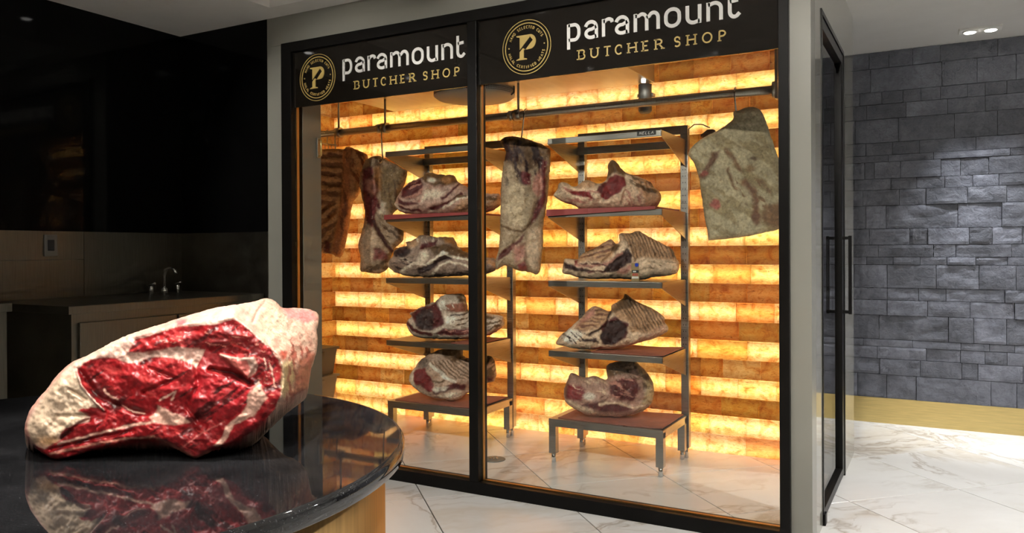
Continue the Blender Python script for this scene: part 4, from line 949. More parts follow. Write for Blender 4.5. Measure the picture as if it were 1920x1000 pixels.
joint('rib_joint', 'aged joint with near-black eye and frosty white fat, on the third left shelf', 'meat',
      z((615, 440), (630, 400), (670, 350), (655, 320), (760, 260), (900, 200), (960, 170), (1030, 115), (1240, 100), (1290, 180), (1310, 290), (1400, 300), (1480, 320), (1650, 340), (1710, 380), (1700, 470), (1560, 560), (1330, 605), (1150, 612), (900, 605), (720, 580), (640, 510)),
      4.13, 0.080, 0.08, 0.07, (0.52, 0.44, 0.36), [
    ('poly', MAROON, 3, z((660, 320), (760, 260), (960, 190), (1010, 290), (1050, 430), (960, 480), (880, 500), (760, 480), (720, 400))), ('poly', DARK, 3, z((740, 330), (800, 260), (900, 260), (940, 360), (910, 480), (800, 490), (740, 440))),
    ('poly', (0.30, 0.12, 0.08), 2, z((1030, 220), (1130, 200), (1290, 190), (1300, 285), (1180, 300), (1080, 280))), ('streak', WHITE, 2, z((970, 180), (1240, 100), (1290, 200), (1150, 260), (1000, 280)), 65, 4, 0.03), ('poly', BROWN, 3, z((1180, 110), (1240, 100), (1290, 190), (1220, 190))),
    ('poly', WHITE, 3, z((1050, 340), (1150, 340), (1220, 380), (1120, 430), (1060, 440))), ('line', DARK, 1.2, z((1130, 330), (1230, 330), (1330, 295)), 1.5), ('streak', BROWN, 3, z((1150, 380), (1340, 330), (1340, 480), (1100, 470)), -10, 3, 0.0),
    ('line', MAROON, 1.5, z((640, 420), (700, 490), (800, 530), (900, 545)), 3.5), ('poly', MAROON, 2.5, z((920, 545), (1050, 480), (1200, 480), (1340, 470), (1340, 540), (1150, 560))), ('streak', PINK, 3, z((1000, 490), (1340, 480), (1340, 550), (1000, 560)), -3, 3, 0.05),
    ('streak', BROWN, 3, z((1450, 320), (1700, 380), (1650, 500), (1450, 500)), -25, 3, -0.02), ('line', (0.34, 0.09, 0.07), 2, z((1440, 590), (1560, 550), (1690, 480)), 3)],
      [('poly', z((970, 180), (1240, 100), (1300, 285), (1080, 280)), 0.014, 5), ('poly', z((740, 330), (800, 260), (900, 260), (910, 480), (800, 490)), -0.008, 6)], 107, GS, rest_z=0.6335, jit=1.6)
z = lambda *p: Z(660, 650, 5.881, p)
joint('rib_joint', 'curled rib rack with fanned bones on the left-hand low stand', 'meat',
      z((630, 460), (640, 400), (690, 330), (740, 260), (790, 220), (850, 180), (980, 125), (1200, 75), (1225, 150), (1230, 200), (1320, 225), (1430, 215), (1520, 195), (1570, 250), (1590, 370), (1570, 470), (1440, 505), (1310, 540), (1290, 600), (1150, 685), (1000, 675), (860, 650), (740, 590), (660, 520)),
      4.13, 0.085, 0.08, 0.08, (0.46, 0.33, 0.25), [
    ('arcrib', BROWN, 3, z((880, 240), (1200, 210), (1320, 230), (1320, 440), (1130, 440), (900, 330)), (660 + 1500 / 5.881, 650 - 100 / 5.881), 6.2, 0.25), ('poly', BROWN, 3, z((980, 130), (1200, 75), (1230, 200), (1150, 250), (1030, 210))), ('poly', (0.20, 0.15, 0.12), 3, z((740, 260), (820, 190), (870, 240), (850, 320), (720, 320))),
    ('poly', PALE, 2.5, z((625, 460), (640, 400), (700, 320), (690, 450), (760, 560), (900, 620), (1290, 540), (1290, 600), (1150, 690), (860, 655), (700, 560))), ('poly', RED, 2, z((690, 370), (740, 330), (820, 320), (870, 400), (915, 500), (900, 570), (840, 575), (770, 500), (700, 490))),
    ('line', WHITE, 1.5, z((880, 280), (960, 340), (1050, 420), (1150, 470)), 3), ('line', BROWN, 1.5, z((900, 460), (960, 470), (1030, 450)), 2), ('line', MAROON, 2, z((930, 580), (1040, 540), (1130, 510), (1240, 520)), 5), ('poly', WHITE, 2.5, z((900, 540), (970, 515), (1080, 520), (1030, 560), (930, 590))),
    ('streak', BROWN, 3, z((1430, 220), (1570, 240), (1590, 380), (1440, 490)), -30, 3.5, 0.0), ('poly', MAROON, 3, z((1490, 430), (1570, 400), (1560, 460), (1500, 490)))],
      [('arcrib', z((880, 240), (1200, 210), (1320, 230), (1320, 440), (1130, 440), (900, 330)), (660 + 1500 / 5.881, 650 - 100 / 5.881), 6.2, 0.006), ('poly', z((690, 370), (820, 320), (915, 500), (840, 575)), -0.006, 4), ('line', z((880, 280), (1050, 420), (1150, 470)), 0.006, 4)], 108, GS, rest_z=0.2515, jit=1.2)
# --- hanging
z = lambda *p: Z(595, 250, 3.704, p)
joint('hanging_ribs', 'rack of dried ribs hanging at the left end of the rail', 'meat',
      z((-30, 118), (38, 112), (130, 108), (185, 112), (195, 100), (220, 95), (300, 125), (352, 160), (340, 280), (290, 420), (245, 490), (220, 650), (190, 800), (160, 865), (100, 840), (40, 835), (-30, 830)),
      4.15, 0.035, 0.035, 0.035, (0.42, 0.26, 0.12), [
    ('rib', (0.10, 0.03, 0.015), 3, z((-30, 110), (190, 110), (180, 420), (120, 480), (-30, 520)), 4, 17.5, -0.1), ('rib', (0.10, 0.03, 0.015), 4, z((-30, 500), (140, 450), (150, 600), (90, 840), (-30, 840)), -38, 17, -0.1),
    ('poly', (0.34, 0.15, 0.06), 3, z((190, 95), (250, 105), (235, 350), (225, 640), (170, 860), (110, 840), (160, 560), (185, 330))), ('streak', (0.16, 0.06, 0.025), 4, z((190, 95), (250, 105), (225, 640), (170, 860), (120, 830), (160, 560)), 85, 5, 0.0),
    ('streak', (0.18, 0.07, 0.03), 3, z((245, 105), (350, 155), (340, 290), (240, 480)), 60, 4.5, 0.0), ('poly', MAROON, 3, z((60, 740), (110, 760), (100, 840), (50, 835)))],
      [('rib', z((-30, 110), (190, 110), (180, 420), (120, 480), (-30, 520)), 4, 17.5, 0.007), ('rib', z((-30, 500), (140, 450), (150, 600), (90, 840), (-30, 840)), -38, 17, 0.006), ('poly', z((190, 95), (250, 105), (225, 640), (150, 860), (110, 840), (180, 400)), 0.014, 4)], 109, GH, lump=0.007, grit=0.3, gain=1.75)
joint('hanging_joint', 'split hanging joint with dark red flank and pale fatty foot', 'meat',
      z((345, 180), (420, 155), (470, 180), (540, 210), (600, 250), (628, 270), (610, 340), (580, 420), (560, 520), (520, 570), (540, 610), (590, 640), (595, 740), (540, 800), (500, 890), (490, 940), (430, 975), (330, 965), (298, 950), (300, 870), (285, 780), (310, 680), (330, 560), (310, 440), (290, 350), (310, 240)),
      4.16, 0.045, 0.045, 0.04, (0.37, 0.27, 0.18), [
    ('poly', (0.24, 0.17, 0.085), 5, z((440, 220), (620, 270), (560, 540), (480, 540), (440, 400))), ('streak', BROWN, 4, z((450, 220), (620, 280), (560, 560), (470, 500)), 82, 5, 0.0), ('poly', ORANGE, 6, z((390, 250), (450, 230), (450, 400), (400, 420))),
    ('poly', (0.13, 0.012, 0.012), 3, z((325, 250), (390, 235), (395, 330), (430, 470), (415, 560), (395, 655), (345, 610), (320, 420))), ('poly', PINK, 4, z((345, 330), (400, 310), (430, 400), (390, 440), (350, 400))), ('poly', BROWN, 3, z((410, 165), (470, 185), (450, 240), (400, 230))),
    ('poly', PALE, 2.5, z((440, 470), (480, 490), (480, 560), (440, 570), (420, 520))), ('spot', MAROON, 2, (712, 387, 4, 8)), ('line', (0.07, 0.02, 0.015), 2, z((400, 610), (440, 700), (490, 780), (530, 830)), 3.5),
    ('poly', FAT, 5, z((310, 680), (390, 660), (450, 780), (380, 900), (310, 950), (290, 800))), ('poly', (0.22, 0.06, 0.05), 4, z((400, 795), (440, 800), (500, 850), (490, 890), (400, 880))), ('streak', BROWN, 3, z((320, 900), (500, 880), (490, 950), (330, 970)), -18, 4, 0.0), ('streak', BROWN, 4, z((420, 610), (590, 640), (590, 760), (510, 800)), 40, 5, 0.02)],
      [('line', z((400, 610), (440, 700), (530, 830)), -0.014, 6), ('line', z((430, 240), (440, 420), (470, 560)), -0.012, 7), ('poly', z((310, 680), (390, 660), (500, 880), (330, 960), (290, 800)), 0.010, 8)], 110, GH, jit=1.4)
z = lambda *p: Z(920, 230, 3.333, p)
joint('hanging_joint', 'long dark hanging joint just right of the mullion', 'meat',
      z((65, 130), (70, 100), (130, 85), (200, 95), (280, 120), (345, 150), (375, 185), (370, 300), (355, 480), (330, 640), (325, 800), (300, 940), (240, 935), (170, 925), (100, 895), (60, 905), (35, 920), (30, 870), (50, 780), (60, 650), (65, 400), (80, 260), (95, 190)),
      4.12, 0.05, 0.05, 0.045, (0.33, 0.25, 0.165), [
    ('poly', BROWN, 6, z((60, 90), (340, 145), (370, 190), (340, 260), (240, 300), (100, 260))), ('streak', DARK, 5, z((60, 90), (340, 145), (370, 200), (330, 400), (100, 400)), 80, 6, 0.02), ('poly', (0.42, 0.34, 0.23), 6, z((110, 380), (170, 360), (250, 480), (230, 640), (120, 640), (80, 560))),
    ('poly', (0.12, 0.010, 0.012), 3, z((200, 305), (250, 325), (245, 400), (205, 390), (190, 340))), ('poly', (0.10, 0.012, 0.012), 3, z((320, 240), (350, 240), (345, 480), (300, 590), (240, 655), (265, 560), (310, 450))), ('poly', PINK, 4, z((265, 350), (310, 300), (325, 420), (290, 470), (260, 420))),
    ('line', BROWN, 1.5, z((65, 640), (140, 680), (200, 680), (250, 630)), 2), ('poly', (0.09, 0.022, 0.016), 2, z((35, 870), (60, 815), (150, 750), (215, 685), (200, 730), (100, 830))), ('poly', FAT, 5, z((230, 680), (320, 640), (320, 800), (300, 930), (240, 900), (220, 800))), ('poly', (0.2, 0.04, 0.035), 3, z((165, 885), (215, 860), (230, 930), (175, 925))), ('poly', (0.36, 0.17, 0.13), 5, z((140, 780), (210, 750), (220, 840), (150, 880)))],
      [('line', z((35, 870), (150, 750), (215, 685)), -0.012, 6), ('line', z((310, 250), (310, 450), (240, 655)), -0.010, 6), ('line', z((65, 640), (200, 680), (250, 630)), -0.006, 4)], 111, GH, jit=1.4)
z = lambda *p: Z(1280, 170, 3.335, p)
joint('hanging_slab', 'big pale fat-covered slab hanging at the right end of the rail', 'meat',
      z((37, 385), (120, 300), (210, 255), (280, 210), (318, 170), (320, 130), (350, 125), (390, 105), (450, 105), (490, 135), (520, 200), (560, 320), (600, 440), (645, 560), (650, 700), (640, 800), (600, 865), (500, 890), (420, 910), (300, 925), (180, 935), (160, 930), (155, 880), (130, 740), (105, 560), (80, 470)),
      4.13, 0.040, 0.045, 0.04, (0.50, 0.45, 0.30), [
    ('streak', (0.36, 0.30, 0.17), 6, z((40, 380), (400, 110), (640, 560), (600, 860), (180, 930)), 35, 14, 0.02), ('poly', (0.15, 0.075, 0.04), 4, z((105, 540), (130, 470), (165, 400), (215, 385), (200, 440), (150, 510), (130, 560))), ('spot', (0.30, 0.07, 0.05), 3, (1317.5, 327, 6, 6)), ('spot', (0.36, 0.10, 0.08), 2.5, (1337, 384, 9, 10)),
    ('line', (0.22, 0.12, 0.06), 4, z((265, 380), (310, 440), (340, 500)), 4), ('line', (0.26, 0.16, 0.085), 3, z((270, 490), (290, 560), (320, 620)), 3), ('line', (0.19, 0.09, 0.045), 5, z((370, 580), (420, 620), (445, 680), (440, 760), (450, 820)), 6), ('spot', (0.14, 0.09, 0.05), 2, (1408, 299, 8, 4)),
    ('poly', (0.22, 0.12, 0.055), 6, z((500, 720), (610, 700), (640, 800), (600, 860), (520, 850), (470, 800))), ('spot', (0.16, 0.07, 0.035), 3, (1412, 408, 8, 9)), ('spot', (0.3, 0.2, 0.1), 4, (1402, 318, 9, 6)), ('streak', (0.24, 0.14, 0.07), 4, z((220, 540), (480, 560), (600, 700), (500, 780), (240, 640)), 48, 5, 0.10), ('line', (0.62, 0.55, 0.40), 2, z((330, 215), (400, 225), (480, 215)), 2)],
      [('line', z((270, 490), (320, 620)), -0.006, 5), ('line', z((340, 560), (370, 620)), -0.006, 4), ('line', z((37, 385), (210, 260), (320, 150)), 0.008, 8)], 112, GH, lump=0.014, lumpscale=34, warp=4, grit=0.3, gain=1.0)
# lump of dark trim tied to the slab's edge
joint('meat_trim', 'small dark scrap of meat at the upper left edge of the pale slab', 'meat', z((115, 285), (130, 262), (160, 243), (195, 245), (205, 258), (175, 275), (140, 300)), 4.19, 0.012, 0.012, 0.01, BROWN, [], [], 113, GH, step=1.2)
# price tag
tg = thing('price_tag', 'small kraft price tag with blue pin on the tagged rib rack', 'tag', tuple(photo_plane(np.array([(1191.0, 512.0)]), 3.985 / (CF.y + CR.y * (1191 - 960) / FPX))[0] - np.array((0, 0, 0.045))), YAW)
B(-0.021, 0.021, -0.001, 0.001, 0, 0.098).build('card', 'tag', tg)
B(-0.018, 0.018, -0.0016, -0.001, 0.045, 0.060).build('print_band', 'tag_black', tg); B(-0.012, 0.004, -0.0022, -0.0016, 0.049, 0.056).build('print_word', 'tag_white', tg)
m = MB()
for k in range(3): m.box(-0.014 + k * 0.010, -0.007 + k * 0.010, -0.0016, -0.001, 0.030, 0.042)
m.build('price_digits', 'tag_red', tg); B(-0.018, 0.018, -0.0016, -0.001, 0.015, 0.026).build('print_band', 'tag_white', tg)
MB().tube([(0.007, -0.001, 0.088), (0.007, -0.008, 0.088)], 0.010, 14).build('pin', 'pin_blue', tg)

# --- the fresh cut in the foreground
OUT = [(46, 812.6), (49, 796.6), (57, 777), (71.6, 756.7), (87.6, 739), (100, 721.5), (110, 710), (122.7, 697.5), (138.7, 686), (158, 678), (180, 667), (206, 652.7), (238, 638), (273, 625.6), (305, 616), (332, 606.8), (364, 596.8), (405.6, 585.6), (447, 579), (479, 572.8), (500, 567), (517.6, 572.8), (528.8, 584), (543, 585), (565.6, 585), (584.8, 588.8), (596, 595), (598, 608), (594.4, 624), (596, 649.6), (592.8, 668.8), (584.8, 691), (581.6, 710), (576.8, 734.4), (562.4, 745.6), (543, 758.4), (524, 772.8), (508, 787), (488.8, 806.4), (469.6, 822.4), (447, 835), (421.6, 844.8), (396, 856), (376.8, 865.6), (365.6, 868.8), (348, 860.8), (325.6, 848), (305, 839), (273, 835), (244, 839.8), (209, 846), (174, 854), (142, 863.8), (119.5, 870.8), (100, 870), (84, 862), (71.6, 852.6), (58.8, 838), (49, 825)]
CUT = [(145, 701), (167, 685), (196, 679), (222, 681), (240, 672), (254, 646), (286, 637), (330, 622), (364, 621), (405, 617), (430, 610), (437, 607), (452, 615), (466, 627), (492, 653), (508, 662), (521, 675), (530, 698), (531, 726), (526, 752), (515, 775), (500, 797), (480, 815), (455, 833), (420, 848), (396, 859), (376, 870), (365, 875), (348, 866), (325, 852), (300, 842), (273, 841), (244, 845), (209, 852), (174, 860), (142, 869), (100, 875), (80, 866), (60, 842), (84, 852), (114, 834), (114, 822), (123, 812), (148, 804), (167, 800), (169, 792), (154, 784), (145, 780), (158, 775), (183, 773), (193, 777), (180, 764), (164, 748), (151, 732), (145, 713)]
BODY = [(46, 800), (100, 721), (140, 690), (240, 640), (254, 640), (286, 631), (330, 618), (405, 612), (437, 603), (466, 624), (492, 650), (521, 673), (532, 698), (533, 726), (527, 752), (515, 778), (480, 818), (420, 850), (365, 880), (300, 850), (100, 890), (40, 850)]
FATR = (0.60, 0.36, 0.28); FATL = (0.58, 0.44, 0.33); FATP = (0.66, 0.44, 0.36)
V, T, e, bnd = sheet(OUT, 2.1, 201, 1.0)
w0 = 1.112
reg = [
    ('poly', (0.56, 0.43, 0.31), 6, [(46, 812), (100, 721), (145, 705), (170, 750), (190, 775), (150, 800), (100, 835), (60, 838)]), ('spot', (0.60, 0.34, 0.16), 9, (92, 838, 22, 9)), ('streak', (0.68, 0.56, 0.42), 4, [(100, 740), (150, 730), (175, 765), (150, 780), (110, 775)], 35, 6, 0.06),
    ('line', (0.62, 0.34, 0.27), 2.5, OUT[0:10], 4.0), ('poly', (0.50, 0.13, 0.11), 5, [(46, 805), (58, 840), (90, 868), (70, 855), (50, 830)]),
    ('poly', (0.26, 0.006, 0.009), 1.6, CUT),
    # tone of the separate muscles, shade painted into the crevices
    ('poly', (0.33, 0.012, 0.014), 7, [(250, 655), (300, 640), (420, 625), (450, 625), (470, 640), (430, 655), (330, 655), (245, 672)]), ('poly', (0.15, 0.003, 0.005), 7, [(340, 640), (430, 630), (470, 650), (500, 670), (500, 690), (420, 665), (345, 655)]),
    ('poly', (0.33, 0.014, 0.018), 9, [(245, 690), (330, 680), (365, 700), (368, 730), (340, 750), (280, 740), (230, 715)]), ('poly', (0.13, 0.003, 0.005), 8, [(150, 705), (175, 715), (225, 755), (275, 775), (260, 790), (200, 775), (165, 740)]),
    ('poly', (0.33, 0.012, 0.018), 9, [(370, 700), (440, 720), (470, 735), (465, 765), (420, 790), (370, 780), (350, 745)]), ('poly', (0.085, 0.003, 0.004), 6, [(400, 695), (440, 700), (470, 722), (470, 735), (430, 715), (395, 708)]), ('poly', (0.10, 0.004, 0.005), 7, [(290, 770), (340, 785), (372, 795), (360, 806), (320, 800)]),
    ('poly', (0.17, 0.004, 0.006), 6, [(310, 812), (380, 812), (410, 825), (390, 850), (360, 862), (320, 838)]), ('poly', (0.34, 0.015, 0.018), 6, [(505, 680), (520, 690), (524, 730), (512, 765), (498, 780), (508, 730)]),
    ('streak', (0.42, 0.035, 0.035), 3, CUT, 28, 6, 0.12), ('streak', (0.07, 0.003, 0.004), 3, CUT, -32, 9, 0.10), ('streak', (0.52, 0.20, 0.16), 3, [(255, 650), (437, 612), (500, 665), (525, 700), (510, 780), (470, 690), (330, 655)], 12, 3.2, 0.16),
    # fat seams
    ('poly', FATP, 2.2, [(222, 683), (240, 671), (273, 670), (302, 665), (330, 660), (348, 661), (385, 665), (377, 679), (367, 698), (345, 685), (319, 679), (279, 679), (258, 690), (240, 690)]),
    ('poly', (0.34, 0.03, 0.035), 2, [(385, 668), (405, 672), (430, 690), (455, 704), (440, 708), (400, 700), (372, 698)]), ('poly', (0.50, 0.12, 0.10), 2.5, [(412, 676), (453, 681), (476, 679), (482, 691), (478, 710), (465, 720), (453, 707), (432, 694)]), ('poly', FATP, 2.2, [(462, 682), (477, 678), (483, 692), (478, 708), (466, 719), (470, 698)]), ('line', FATP, 1.4, [(415, 676), (450, 683), (466, 682)], 2.2),
    ('poly', FATR, 2.0, [(474, 739), (485.6, 722), (492, 739), (501.6, 755), (489, 771), (479, 787), (457, 798), (438, 806), (428, 829), (415, 845), (401, 846), (418, 826), (423, 810), (437, 797), (453, 784), (463, 768), (465, 749)]),
    ('poly', FATR, 2.2, [(296, 770), (319, 781), (342, 790), (356, 801), (335, 806), (310, 805), (288, 800), (280, 792), (292, 784)]), ('line', FATR, 1.6, [(110, 842), (158, 829), (209, 816), (241, 808), (290, 800)], 2.3), ('line', (0.52, 0.22, 0.16), 1.6, [(94, 861), (142, 850), (190, 839), (247, 831), (290, 828)], 2.0), ('line', (0.5, 0.16, 0.12), 1.8, [(296, 832), (325, 846), (348, 860), (366, 869), (396, 856)], 3.2),
    ('line', FATP, 1.0, [(140, 700), (147, 716), (153, 733), (166, 750), (181, 765), (195, 778)], 1.8), ('line', FATR, 1.0, [(300, 760), (330, 742), (322, 758)], 1.8), ('line', FATR, 1.0, [(195, 740), (205, 752), (220, 758)], 1.8), ('line', FATR, 1.0, [(230, 770), (250, 782), (270, 784)], 1.3),
    ('line', FATR, 0.9, [(505, 690), (512, 710), (516, 735)], 1.3), ('line', FATR, 0.9, [(495, 680), (500, 700)], 1.2), ('line', (0.4, 0.1, 0.09), 1.0, [(340, 850), (380, 820), (420, 800)], 1.2),
    # fat cap and loin side
    ('poly', (0.64, 0.36, 0.30), 2, [(255, 632), (300, 617), (340, 604), (345, 618), (290, 634), (252, 645)]), ('poly', (0.52, 0.12, 0.13), 4, [(330, 612), (350, 606), (348, 618), (332, 620)]), ('streak', (0.62, 0.36, 0.28), 3, [(437, 604), (500, 580), (585, 590), (598, 640), (580, 735), (530, 770), (531, 700), (500, 655)], 62, 7, 0.02),
    ('poly', (0.66, 0.26, 0.25), 5, [(529, 584), (584, 588), (598, 608), (575, 612), (540, 605)]), ('poly', (0.66, 0.53, 0.40), 5, [(480, 590), (515, 578), (540, 610), (525, 640), (490, 640), (475, 615)]), ('poly', (0.50, 0.40, 0.22), 5, [(530, 690), (550, 680), (556, 720), (535, 755), (528, 750)]), ('poly', (0.34, 0.12, 0.08), 4, [(560, 680), (592, 670), (580, 735), (545, 758), (555, 715)]),
    ('streak', (0.30, 0.08, 0.06), 3, [(545, 640), (596, 640), (585, 730), (535, 765), (540, 700)], 78, 5, 0.02), ('line', (0.5, 0.2, 0.16), 1.5, [(497, 572), (482, 592), (474, 612)], 1.6), ('poly', (0.50, 0.10, 0.07), 3, [(525, 665), (540, 668), (536, 685), (527, 682)])]
C = paint(V, (0.72, 0.47, 0.385), reg, 201, 2.2); Cg = paint(V, (0.66, 0.45, 0.35), reg, 201, 3.5, 0.55)
lw = (smooth01((V[:, 0] - 455) / 60) * np.where(inside(V, CUT), 0.0, 1.0))[:, None]; C = C * (1 - lw) + Cg * lw  # loin side gets crevice shade and mottling in its colour
C = C * (1 + np.where(inside(V, CUT), 0.5, 0.15) * fbm(V[:, 0] / 10, V[:, 1] / 10, 230))[:, None]
cd = np.maximum(0, -sdf(V, BODY)); right = smooth01((V[:, 0] - 425) / 40)
dep = cd * (0.0016 * (1 - right) + 0.0030 * right)
lo = relief(V, [('poly', [(370, 700), (440, 720), (470, 735), (465, 765), (420, 790), (370, 780), (350, 745)], 0.008, 12), ('poly', [(245, 690), (330, 680), (365, 700), (368, 730), (340, 750), (280, 740), (230, 715)], 0.008, 12), ('poly', [(250, 655), (430, 625), (470, 640), (430, 655), (245, 672)], 0.006, 8), ('line', [(150, 705), (180, 750), (225, 772), (275, 785)], -0.006, 10), ('line', [(367, 690), (372, 730), (350, 770), (372, 800)], -0.006, 8),
    ('line', [(395, 702), (435, 708), (468, 728)], -0.012, 9), ('poly', [(412, 674), (476, 678), (482, 691), (465, 718), (440, 700)], 0.010, 5), ('line', [(145, 705), (153, 733), (181, 765), (195, 778)], 0.006, 5), ('poly', [(60, 830), (100, 735), (140, 705), (180, 768), (150, 800), (100, 840)], 0.008, 14), ('line', [(114, 832), (148, 804), (168, 796)], -0.004, 5),
    ('line', [(110, 790), (180, 788)], -0.003, 6), ('line', [(130, 740), (160, 758)], -0.004, 5), ('line', [(280, 700), (330, 720), (270, 745)], -0.005, 7), ('line', [(95, 852), (190, 828), (250, 818)], -0.005, 6), ('line', [(497, 572), (482, 592), (474, 612)], -0.004, 5), ('poly', [(465, 745), (490, 735), (500, 757), (470, 790), (440, 800)], 0.004, 5)], 201)
g = np.where(inside(V, CUT), 1.0, 0.4 + 2.9 * right)
nz = (fbm(V[:, 0] / 26, V[:, 1] / 26, 211) * 0.015 + fbm(V[:, 0] / 9, V[:, 1] / 9, 212) * 0.0024 * g + fbm(V[:, 0] / 3.5, V[:, 1] / 3.5, 213) * 0.0008 * g)
edge = np.sqrt(np.clip(1 - (1 - np.clip(e / 16, 0, 1)) ** 2, 0, 1))
dF = w0 + 0.016 + dep - 0.016 * edge - (lo + nz) * smooth01(e / 8)
PF = photo_plane(V, dF)
prof = np.sqrt(np.clip(1 - (1 - np.clip(e / 70, 0, 1)) ** 2, 0, 1))
dB = dF + (0.24 - np.minimum(dep, 0.19)) * prof
PB = photo_plane(V, dB); PB[:, 2] -= 0.05 * prof * smooth01((V[:, 1] - 640) / 150)
TZ = 0.90
PF[:, 2] += TZ - PF[:, 2].min() + 0.0003; PB[:, 2] = np.maximum(PB[:, 2] + 0.0, TZ + 0.0006)
CB = np.tile(np.array((0.55, 0.40, 0.31)), (len(V), 1)) * (1 + 0.4 * fbm(V[:, 0] / 12, V[:, 1] / 12, 290))[:, None]
o = PF.mean(0); o[2] = TZ
close_mesh('beef_rib_roast', V, T, bnd, PF, PB, C, CB, 'meat_fresh', tuple(o), YAW, 'large raw red beef rib roast with thick fat on the black counter', 'meat')


# ------------------------------------------------------------------ round counter
CX, CY, CR_, TZ = -1.19, 0.70, 0.536, 0.90
ct = thing('round_counter', 'round counter with polished black granite top on a brushed bronze drum', 'counter', (CX, CY, 0))
MB().lathe([(CR_ - 0.004, 0), (CR_, 0.003), (CR_, 0.021), (CR_ - 0.004, 0.0265), (CR_ - 0.008, 0.027)], (0, 0, TZ - 0.027), 160).build('granite_top', 'granite', ct)
MB().lathe([(0.505, 0.0), (0.505, TZ - 0.0275)], (0, 0, 0), 128).build('drum', 'bronze', ct)
MB().lathe([(0.509, 0.0), (0.509, 0.06)], (0, 0, 0), 128).build('plinth', 'black_metal', ct)

# ------------------------------------------------------------------ kitchen corner
kc = thing('kitchen_counter', 'brushed steel kitchen counter with cupboard in the dark corner', 'counter', (-3.45, 2.13, 0))
B(-0.70, 0.0, 0, 1.16, 0.915, 0.952, b=0.003).build('worktop', 'steel_dark', kc)
B(-0.68, -0.03, 0.03, 1.15, 0.10, 0.915).build('carcass', 'steel_dark', kc)
for y0, y1 in ((0.06, 0.58), (0.59, 1.10)):
    d = B(-0.03, -0.012, y0, y1, 0.14, 0.872, b=0.002).build('door', 'steel_dark', kc)
    B(-0.012, 0.004, y1 - 0.05, y1 - 0.035, 0.60, 0.76, b=0.002).build('handle', 'chrome', d)
B(-0.64, -0.08, 0.05, 1.14, 0.0, 0.10).build('kick_plate', 'black_metal', kc)
fa = thing('faucet', 'small chrome faucet with two taps on the kitchen counter', 'faucet', (-4.02, 3.06, 0.952))
MB().tube([(0, 0, 0), (0, 0, 0.10), (0.012, 0, 0.135), (0.05, 0, 0.150), (0.09, 0, 0.135), (0.10, 0, 0.115)], 0.009, 10).build('spout', 'chrome', fa)
MB().cyl((0, 0, 0), 0.02, 0.016, 0.03, 14).build('base', 'chrome', fa)
for s in (-0.09, 0.09):
    MB().tube([(0.0, s, 0), (0, s, 0.045)], 0.012, 10).build('tap_body', 'chrome', fa); MB().tube([(-0.02, s, 0.052), (0.035, s, 0.062)], 0.006, 8).build('tap_lever', 'chrome', fa)
kt = thing('steel_worktable', 'lower brushed steel worktable left of the kitchen cupboard', 'table', (-3.75, 1.0, 0))
B(-0.41, 0.0, 0, 1.05, 0.925, 0.965, b=0.003).build('top', 'steel_dark', kt)
for y in (0.02, 0.99): 
    for x in (-0.40, -0.05): B(x, x + 0.04, y, y + 0.04, 0, 0.925).build('leg', 'steel_dark', kt)
B(-0.39, -0.02, 0.04, 1.0, 0.30, 0.32).build('lower_shelf', 'steel_dark', kt)
sw = thing('wall_switch', 'pale switch plate on the steel splashback', 'switch', (LEFT_X + 0.004, 2.475, 1.175))
B(0, 0.006, -0.035, 0.035, 0, 0.115, b=0.002).build('plate', 'plastic_grey', sw); B(0.006, 0.009, -0.017, 0.017, 0.03, 0.088, b=0.001).build('rocker', 'rubber', sw)

# ------------------------------------------------------------------ ceiling lamps
def spot(loc, target, watts, size, blend=0.5, soft=0.03, col=(1.0, 0.95, 0.87)):
    l = bpy.data.lights.new('downlight_beam', 'SPOT'); l.energy = watts; l.spot_size = radians(size); l.spot_blend = blend; l.shadow_soft_size = soft; l.color = col
    o = bpy.data.objects.new('downlight_beam', l); COL.objects.link(o); o.location = loc
    o.rotation_euler = (Vector(target) - Vector(loc)).to_track_quat('-Z', 'Y').to_euler(); return o
tw = thing('twin_spotlight', 'white twin spotlight recessed in the ceiling before the slate wall', 'spotlight', (0.205, 5.60, CEIL))
B(-0.115, 0.115, -0.055, 0.055, -0.012, 0.0, b=0.002).build('bezel', 'ceiling', tw)
for s in (-0.055, 0.055):
    MB().lathe([(0.040, 0), (0.040, -0.004), (0.034, -0.006), (0.001, -0.006)], (s, 0, -0.012), 28).build('lamp_ring', 'ceiling', tw)
    MB().lathe([(0.032, 0), (0.030, -0.003), (0.001, -0.004)], (s, 0, -0.018), 28).build('lamp_disc', 'lamp', tw)
    spot((0.205 + s, 5.60, CEIL - 0.03), (0.205 + s * 3.5, 5.82, 0.3), P_CORRIDOR, 47, 1.0, 0.02, (0.95, 0.975, 1.0))
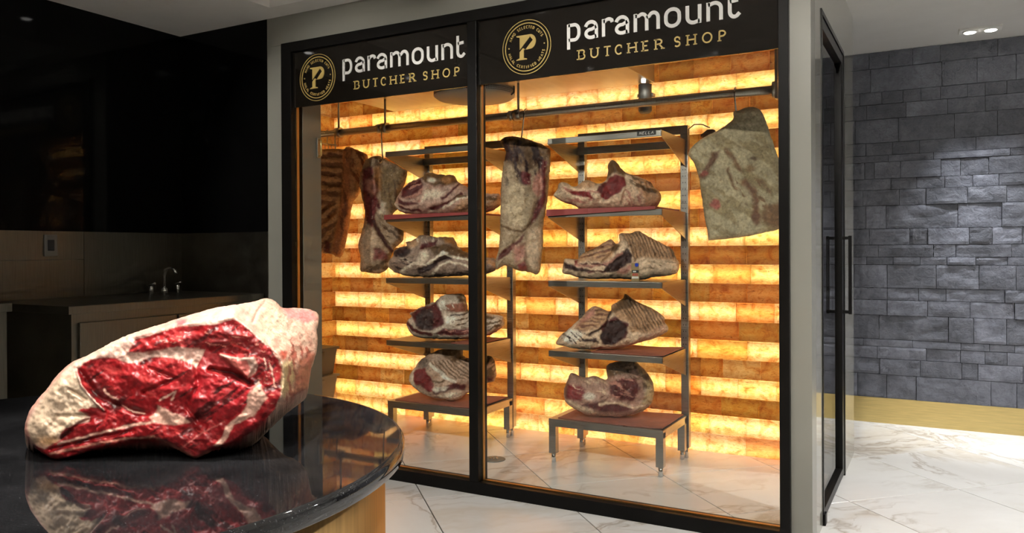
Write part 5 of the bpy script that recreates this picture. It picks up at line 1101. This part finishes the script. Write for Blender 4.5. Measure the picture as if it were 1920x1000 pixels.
def downlight(x, y, z, label, watts, size, target=None, disc='lamp', r=0.04, **kw):
    t = thing('downlight', label, 'downlight', (x, y, z), group='round ceiling downlights')
    MB().lathe([(r + 0.014, 0), (r + 0.014, -0.004), (r, -0.007), (r - 0.002, -0.004), (0.001, -0.004)], (0, 0, 0), 28).build('trim_ring', 'ceiling', t)
    MB().lathe([(r - 0.004, -0.004), (r - 0.008, -0.009), (0.001, -0.010)], (0, 0, 0), 24).build('lamp_disc', disc, t)
    spot((x, y, z - 0.02), target or (x, y, 0), watts, size, **kw)
HI = CEIL + 0.24
downlight(-0.72, 0.38, HI, 'downlight above the round counter', P_TABLE * 1.3, 34, (-1.02, 0.86, 0.95), blend=0.7)
downlight(0.15, -0.55, HI, 'downlight in front of the round counter', P_TABLE * 1.15, 26, (-0.98, 0.80, 1.0), blend=0.7)
downlight(0.9, 1.2, HI, 'downlight over the shop floor on the right', P_SHOP, 120, blend=0.8)
downlight(-0.9, 2.2, HI, 'downlight before the middle of the glazing', P_SHOP * 0.8, 100, blend=0.8)
downlight(-2.3, 2.0, HI, 'downlight before the left of the glazing', P_SHOP * 0.8, 80, blend=0.8)
downlight(0.6, -1.4, HI, 'added downlight at the back of the shop', P_SHOP * 4.5, 130, blend=0.8)  # unseen lamp added to lift the ceilings by floor bounce
downlight(1.0, 3.0, CEIL, 'downlight by the corner of the corridor', P_SHOP * 2.2, 140, blend=0.8, col=(1.0, 0.985, 0.96))
downlight(1.4, 4.7, CEIL, 'downlight at the far right of the corridor', P_SHOP * 2.8, 140, blend=0.8, col=(1.0, 0.985, 0.96))
downlight(1.5, 5.60, CEIL, 'downlight washing the far right of the slate wall', P_CORRIDOR, 47, (1.5, 5.82, 0.3), blend=1.0)
for x, tx, nm in ((-2.7, -2.85, 'left'), (-1.6, -1.95, 'middle'), (-0.3, -1.15, 'right')):  # unseen spots added to light the meat from the front
    downlight(x, 0.25, HI, 'added tilted downlight aimed at the %s of the meat display' % nm, P_DISPLAY, 42, (tx, 4.0, 1.1), blend=0.6, disc='lamp_dim', r=0.022, soft=0.012)
downlight(-3.75, 2.60, CEIL, 'downlight in the kitchen corner near the pier', P_KITCHEN, 100, disc='lamp_dim', r=0.03)
downlight(-3.62, 1.63, CEIL, 'downlight in the kitchen corner by the worktable', P_KITCHEN, 100, disc='lamp_dim', r=0.03)
